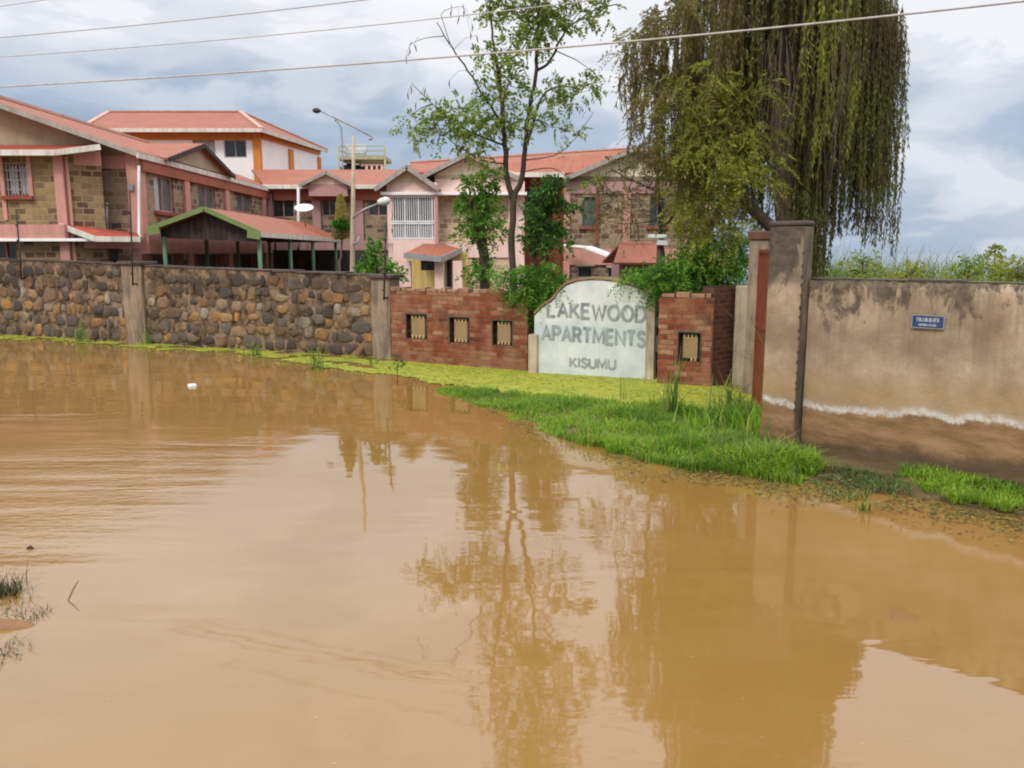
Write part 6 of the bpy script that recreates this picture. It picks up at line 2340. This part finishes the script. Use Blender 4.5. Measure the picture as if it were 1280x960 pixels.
# ---- grass banks
def grow(poly, n, name, label, h, w, mat, hfun=None, inset=0.0, org=(0, 0, 0), lean=.5):
    pts = []
    x0, x1 = min(p[0] for p in poly), max(p[0] for p in poly)
    y0, y1 = min(p[1] for p in poly), max(p[1] for p in poly)
    tries = 0
    while len(pts) < n and tries < n * 30:
        tries += 1
        x, y = rnd.uniform(x0, x1), rnd.uniform(y0, y1)
        if not in_poly(x, y, poly):
            continue
        e = edge_dist(x, y, poly)
        if e < 0.45 and mn.noise((x * 2.6, y * 2.6, 1)) + .2 > e * 2.2 + .15:
            continue
        if mn.noise((x * 3.1, y * 3.1, 7)) < -.42:
            continue
        pts.append((x, y, max(0.0, ground_z(x, y) - .01)))
    pts = np.array(pts)
    hv = h * (0.75 + np.array([0.9 * mn.noise((p[0] * 1.4, p[1] * 1.4, 4)) for p in pts]))
    if hfun is not None:
        hv = hv * np.array([hfun(*p[:2]) for p in pts])
    V, Q = blades(pts, np.maximum(.03, hv), w, lean, .8)
    o = np_mesh(name, V, Q, mat, origin=org)
    tag(o, label, 'grass', kind='stuff')
    return o


grow(BANK, 34000, 'bank_grass', 'bright green grass growing on the mud bank before the sign', 0.15, 0.013, M['grass'],
     lambda x, y: 0.5 + 1.25 * min(1, max(0, (x - .4) / 2.6)) + (.35 if rnd.random() < .05 else 0), org=(1.8, 12, 0), lean=.75)
grow(BANK, 2600, 'rank_grass', 'straw tinted taller stems rising through the bright bank grass', 0.30, 0.012, M['fieldgrass'],
     lambda x, y: 0.35 + 0.9 * min(1, max(0, (x - .2) / 2.6)), org=(1.8, 12, 0), lean=.7)
B2 = [xy(G(*p)) for p in [(1128, 592), (1118, 602), (1150, 616), (1190, 632), (1240, 640), (1290, 656), (1420, 690), (1420, 640), (1290, 614), (1200, 600), (1165, 590)]]
grow(B2, 4200, 'foot_grass', 'ragged green grass at the foot of the plaster wall', 0.16, 0.012, M['grass'], org=(5, 8.3, 0), lean=.85)
B3 = [xy(G(*p)) for p in [(940, 585), (960, 600), (1010, 606), (1040, 625), (1090, 628), (1140, 622), (1125, 598), (1045, 590), (1000, 572), (960, 565)]]
grow(B3, 1700, 'sparse_weeds', 'sparse low weeds and debris between grass bank and plaster wall', 0.13, 0.014, M['fieldgrass'], org=(3.6, 9, 0), lean=1.0)


def tuft(px, py, n, h, w, lab, mat=None, spread=.08, lean=.35, name='reed_tuft', grp='reed tufts along the water', cat='reeds'):
    c = G(px, py, 0.0)
    pts = np.array([c]) + rng.normal(0, 1, (n, 3)) * np.array([[spread, spread, 0]])
    pts[:, 2] = -.05
    V, Q = blades(pts, h, w, lean, .6)
    o = np_mesh(name, V, Q, mat or M['reed'], origin=c)
    tag(o, lab, cat, grp)
    return o


tuft(100, 428, 26, .62, .018, 'reed tuft before the far left stone wall left of the first pillar')
tuft(181, 431, 20, .60, .02, 'slim reed tuft right at the foot of the first wall pillar')
tuft(320, 445, 30, .48, .02, 'reed tuft before the middle of the orange flecked stone wall')
tuft(396, 462, 30, .62, .02, 'reed tuft standing out in the duckweed left of the second pillar')
tuft(468, 456, 16, .34, .018, 'small reed tuft at the foot of the pillar beside the brick wall')
tuft(836, 522, 30, .95, .024, 'tallest reed tuft, before the niche pier', spread=.07, lean=.3)
tuft(908, 520, 44, .72, .022, 'bushy reed tuft before the pale stub wall', spread=.13, lean=.55)
tuft(782, 500, 7, .5, .012, 'thin reed stalks before the right part of the sign', spread=.05, lean=.2)
tuft(1078, 638, 16, .24, .016, 'lone bent weed in the water before the plaster wall', spread=.03, lean=1.1)
tuft(1190, 590, 40, .26, .02, 'leafy dark weed clump against the foot of the plaster wall', M['leaf_dark'], spread=.1, lean=.9)
w_ = thing('weed_stalk', 'single dark weed stalk with leaves before the brick wall', 'weed', G(497, 478))
m = MB()
a = G(497, 480)
limb(m, [a - Vector((0, 0, .05)), a + Vector((0.0, 0, .2)), a + Vector((.03, 0, .42))], .01, .005, 5, .004)
m.build('stalk', M['bark'], w_)
c = np.array([a]) + rng.normal(0, 1, (30, 3)) * .06 + np.array([[.03, 0, .38]])
V = leaf_quads(c, rng.normal(size=c.shape), .09, .05)
np_mesh('leaves', V, quads_of(V), M['leaf_dark'], w_)

tuft(935, 548, 60, .55, .02, 'tall rank grass clump against the red gate', M['grass'], spread=.16, lean=.5)
tuft(985, 585, 60, .30, .016, 'low grass clump at the foot of the plaster pillar', M['grass'], spread=.14, lean=.8)
tuft(870, 545, 40, .5, .018, 'tall grass clump in the middle of the bank before the brick pier', M['grass'], spread=.14, lean=.5)

# ---- near left corner: mud lump, drowned grass, twig, floating bits
lump = MB()
c = G(6, 783, 0.0)
V, Fc = [], []
for i in range(7):
    th = i / 6 * math.pi / 2
    for k in range(18):
        a = 2 * math.pi * k / 18
        rr_ = math.cos(th) * (1 + .12 * math.sin(3 * a + 1) + .06 * math.sin(7 * a))
        V.append(c + Vector((-.22 + .40 * rr_ * math.cos(a), .10 * rr_ * math.sin(a), -.03 + .085 * math.sin(th) + rnd.uniform(-.004, .004))))
for i in range(6):
    for k in range(18):
        Fc.append((i * 18 + k, i * 18 + (k + 1) % 18, (i + 1) * 18 + (k + 1) % 18, (i + 1) * 18 + k))
M['lump'] = paint('wet orange brown stone', (0.25, 0.135, 0.06), .3, 9, dirt=.5, dirtc=(.12, .07, .04), bump=.6)
o = lump.add(V, Fc, True).build('rock', M['lump'], origin=c)
tag(o, 'smooth orange brown rock lying in the water at the left edge', 'rock')
tuft(46, 770, 60, .10, .007, 'short drowned grass tuft right of the orange rock', M['drytuft'], spread=.05, lean=.7, name='grass_tuft', grp='drowned grass tufts in the near left corner', cat='grass tuft')
tuft(15, 768, 110, .08, .007, 'low grass fringe on top edge of the orange rock', M['drytuft'], spread=.08, lean=.9, name='grass_tuft', grp='drowned grass tufts in the near left corner', cat='grass tuft')
tuft(4, 742, 220, .17, .008, 'tall dark drowned grass behind the orange rock', M['drytuft'], spread=.07, lean=.7, name='grass_tuft', grp='drowned grass tufts in the near left corner', cat='grass tuft')
tuft(6, 815, 90, .10, .007, 'dark drowned grass in front of the orange rock', M['drytuft'], spread=.07, lean=1.0, name='grass_tuft', grp='drowned grass tufts in the near left corner', cat='grass tuft')
tuft(-60, 760, 70, 0.16, .008, 'dark grass clump on the mud spit off the left edge', M['drytuft'], spread=.12, lean=.7, name='grass_tuft', grp='drowned grass tufts in the near left corner', cat='grass tuft')
tuft(-95, 790, 70, 0.18, .008, 'thick dark grass clump on the mud spit farther left', M['drytuft'], spread=.12, lean=.7, name='grass_tuft', grp='drowned grass tufts in the near left corner', cat='grass tuft')
tg = MB()
c = G(38, 686)
tg.tube([c + Vector((-.03, 0, .003)), c + Vector((-.005, .01, .014)), c + Vector((.03, 0, .004))], [.008, .014, .004], 7)
o = tg.build('floating_leaf', M['bark'], origin=c)
tag(o, 'small dark dead leaf floating on the near left water', 'leaf')
tg = MB()
tg.tube([G(98, 725, .004), G(92, 735, .005), G(85, 750, .004), G(99, 763, .003)], [.0015, .0025, .0022, .001], 5)
o = tg.build('twig', M['bark'], origin=G(90, 745))
tag(o, 'thin bent twig floating right of the drowned grass', 'twig')
c = G(240, 483)
m = MB()
V = [c + Vector((math.cos(a) * .085 * (1 + .25 * math.sin(3 * a)), math.sin(a) * .07, .004)) for a in np.linspace(0, 6.28, 10)[:-1]]
V2 = [v * 1 + Vector((0, 0, .035 + .02 * math.sin(i * 2.2))) for i, v in enumerate(V)]
V2 = [c + (v - c) * .7 + Vector((0, 0, .012)) for v in V2]
k = len(V)
o = m.add(V + V2, [tuple(range(k, 2 * k))] + [(i, (i + 1) % k, k + (i + 1) % k, k + i) for i in range(k)]).build('litter', M['signwhite'], origin=c)
tag(o, 'white scrap of litter floating on the far water', 'litter')
M['speck'] = paint('pale straw specks', (0.62, 0.54, 0.42), 0.2, 9.0)
# pale specks drifting on the surface
V = []
for _ in range(90):
    px, py = rnd.uniform(10, 1270), rnd.uniform(560, 955)
    c = np.array([G(px, py, .003)])
    s_ = rnd.uniform(.0015, .0045) * (1 if rnd.random() < .8 else 1.7)
    a = rnd.uniform(0, 6.28)
    for k in range(4):
        V.append((c[0][0] + s_ * math.cos(a + k * 1.57), c[0][1] + s_ * .9 * math.sin(a + k * 1.57), .003))
o = np_mesh('floating_specks', V, quads_of(np.array(V)), M['speck'], origin=(0, 6, 0))
tag(o, 'tiny pale specks drifting on the brown water', 'specks', kind='stuff')
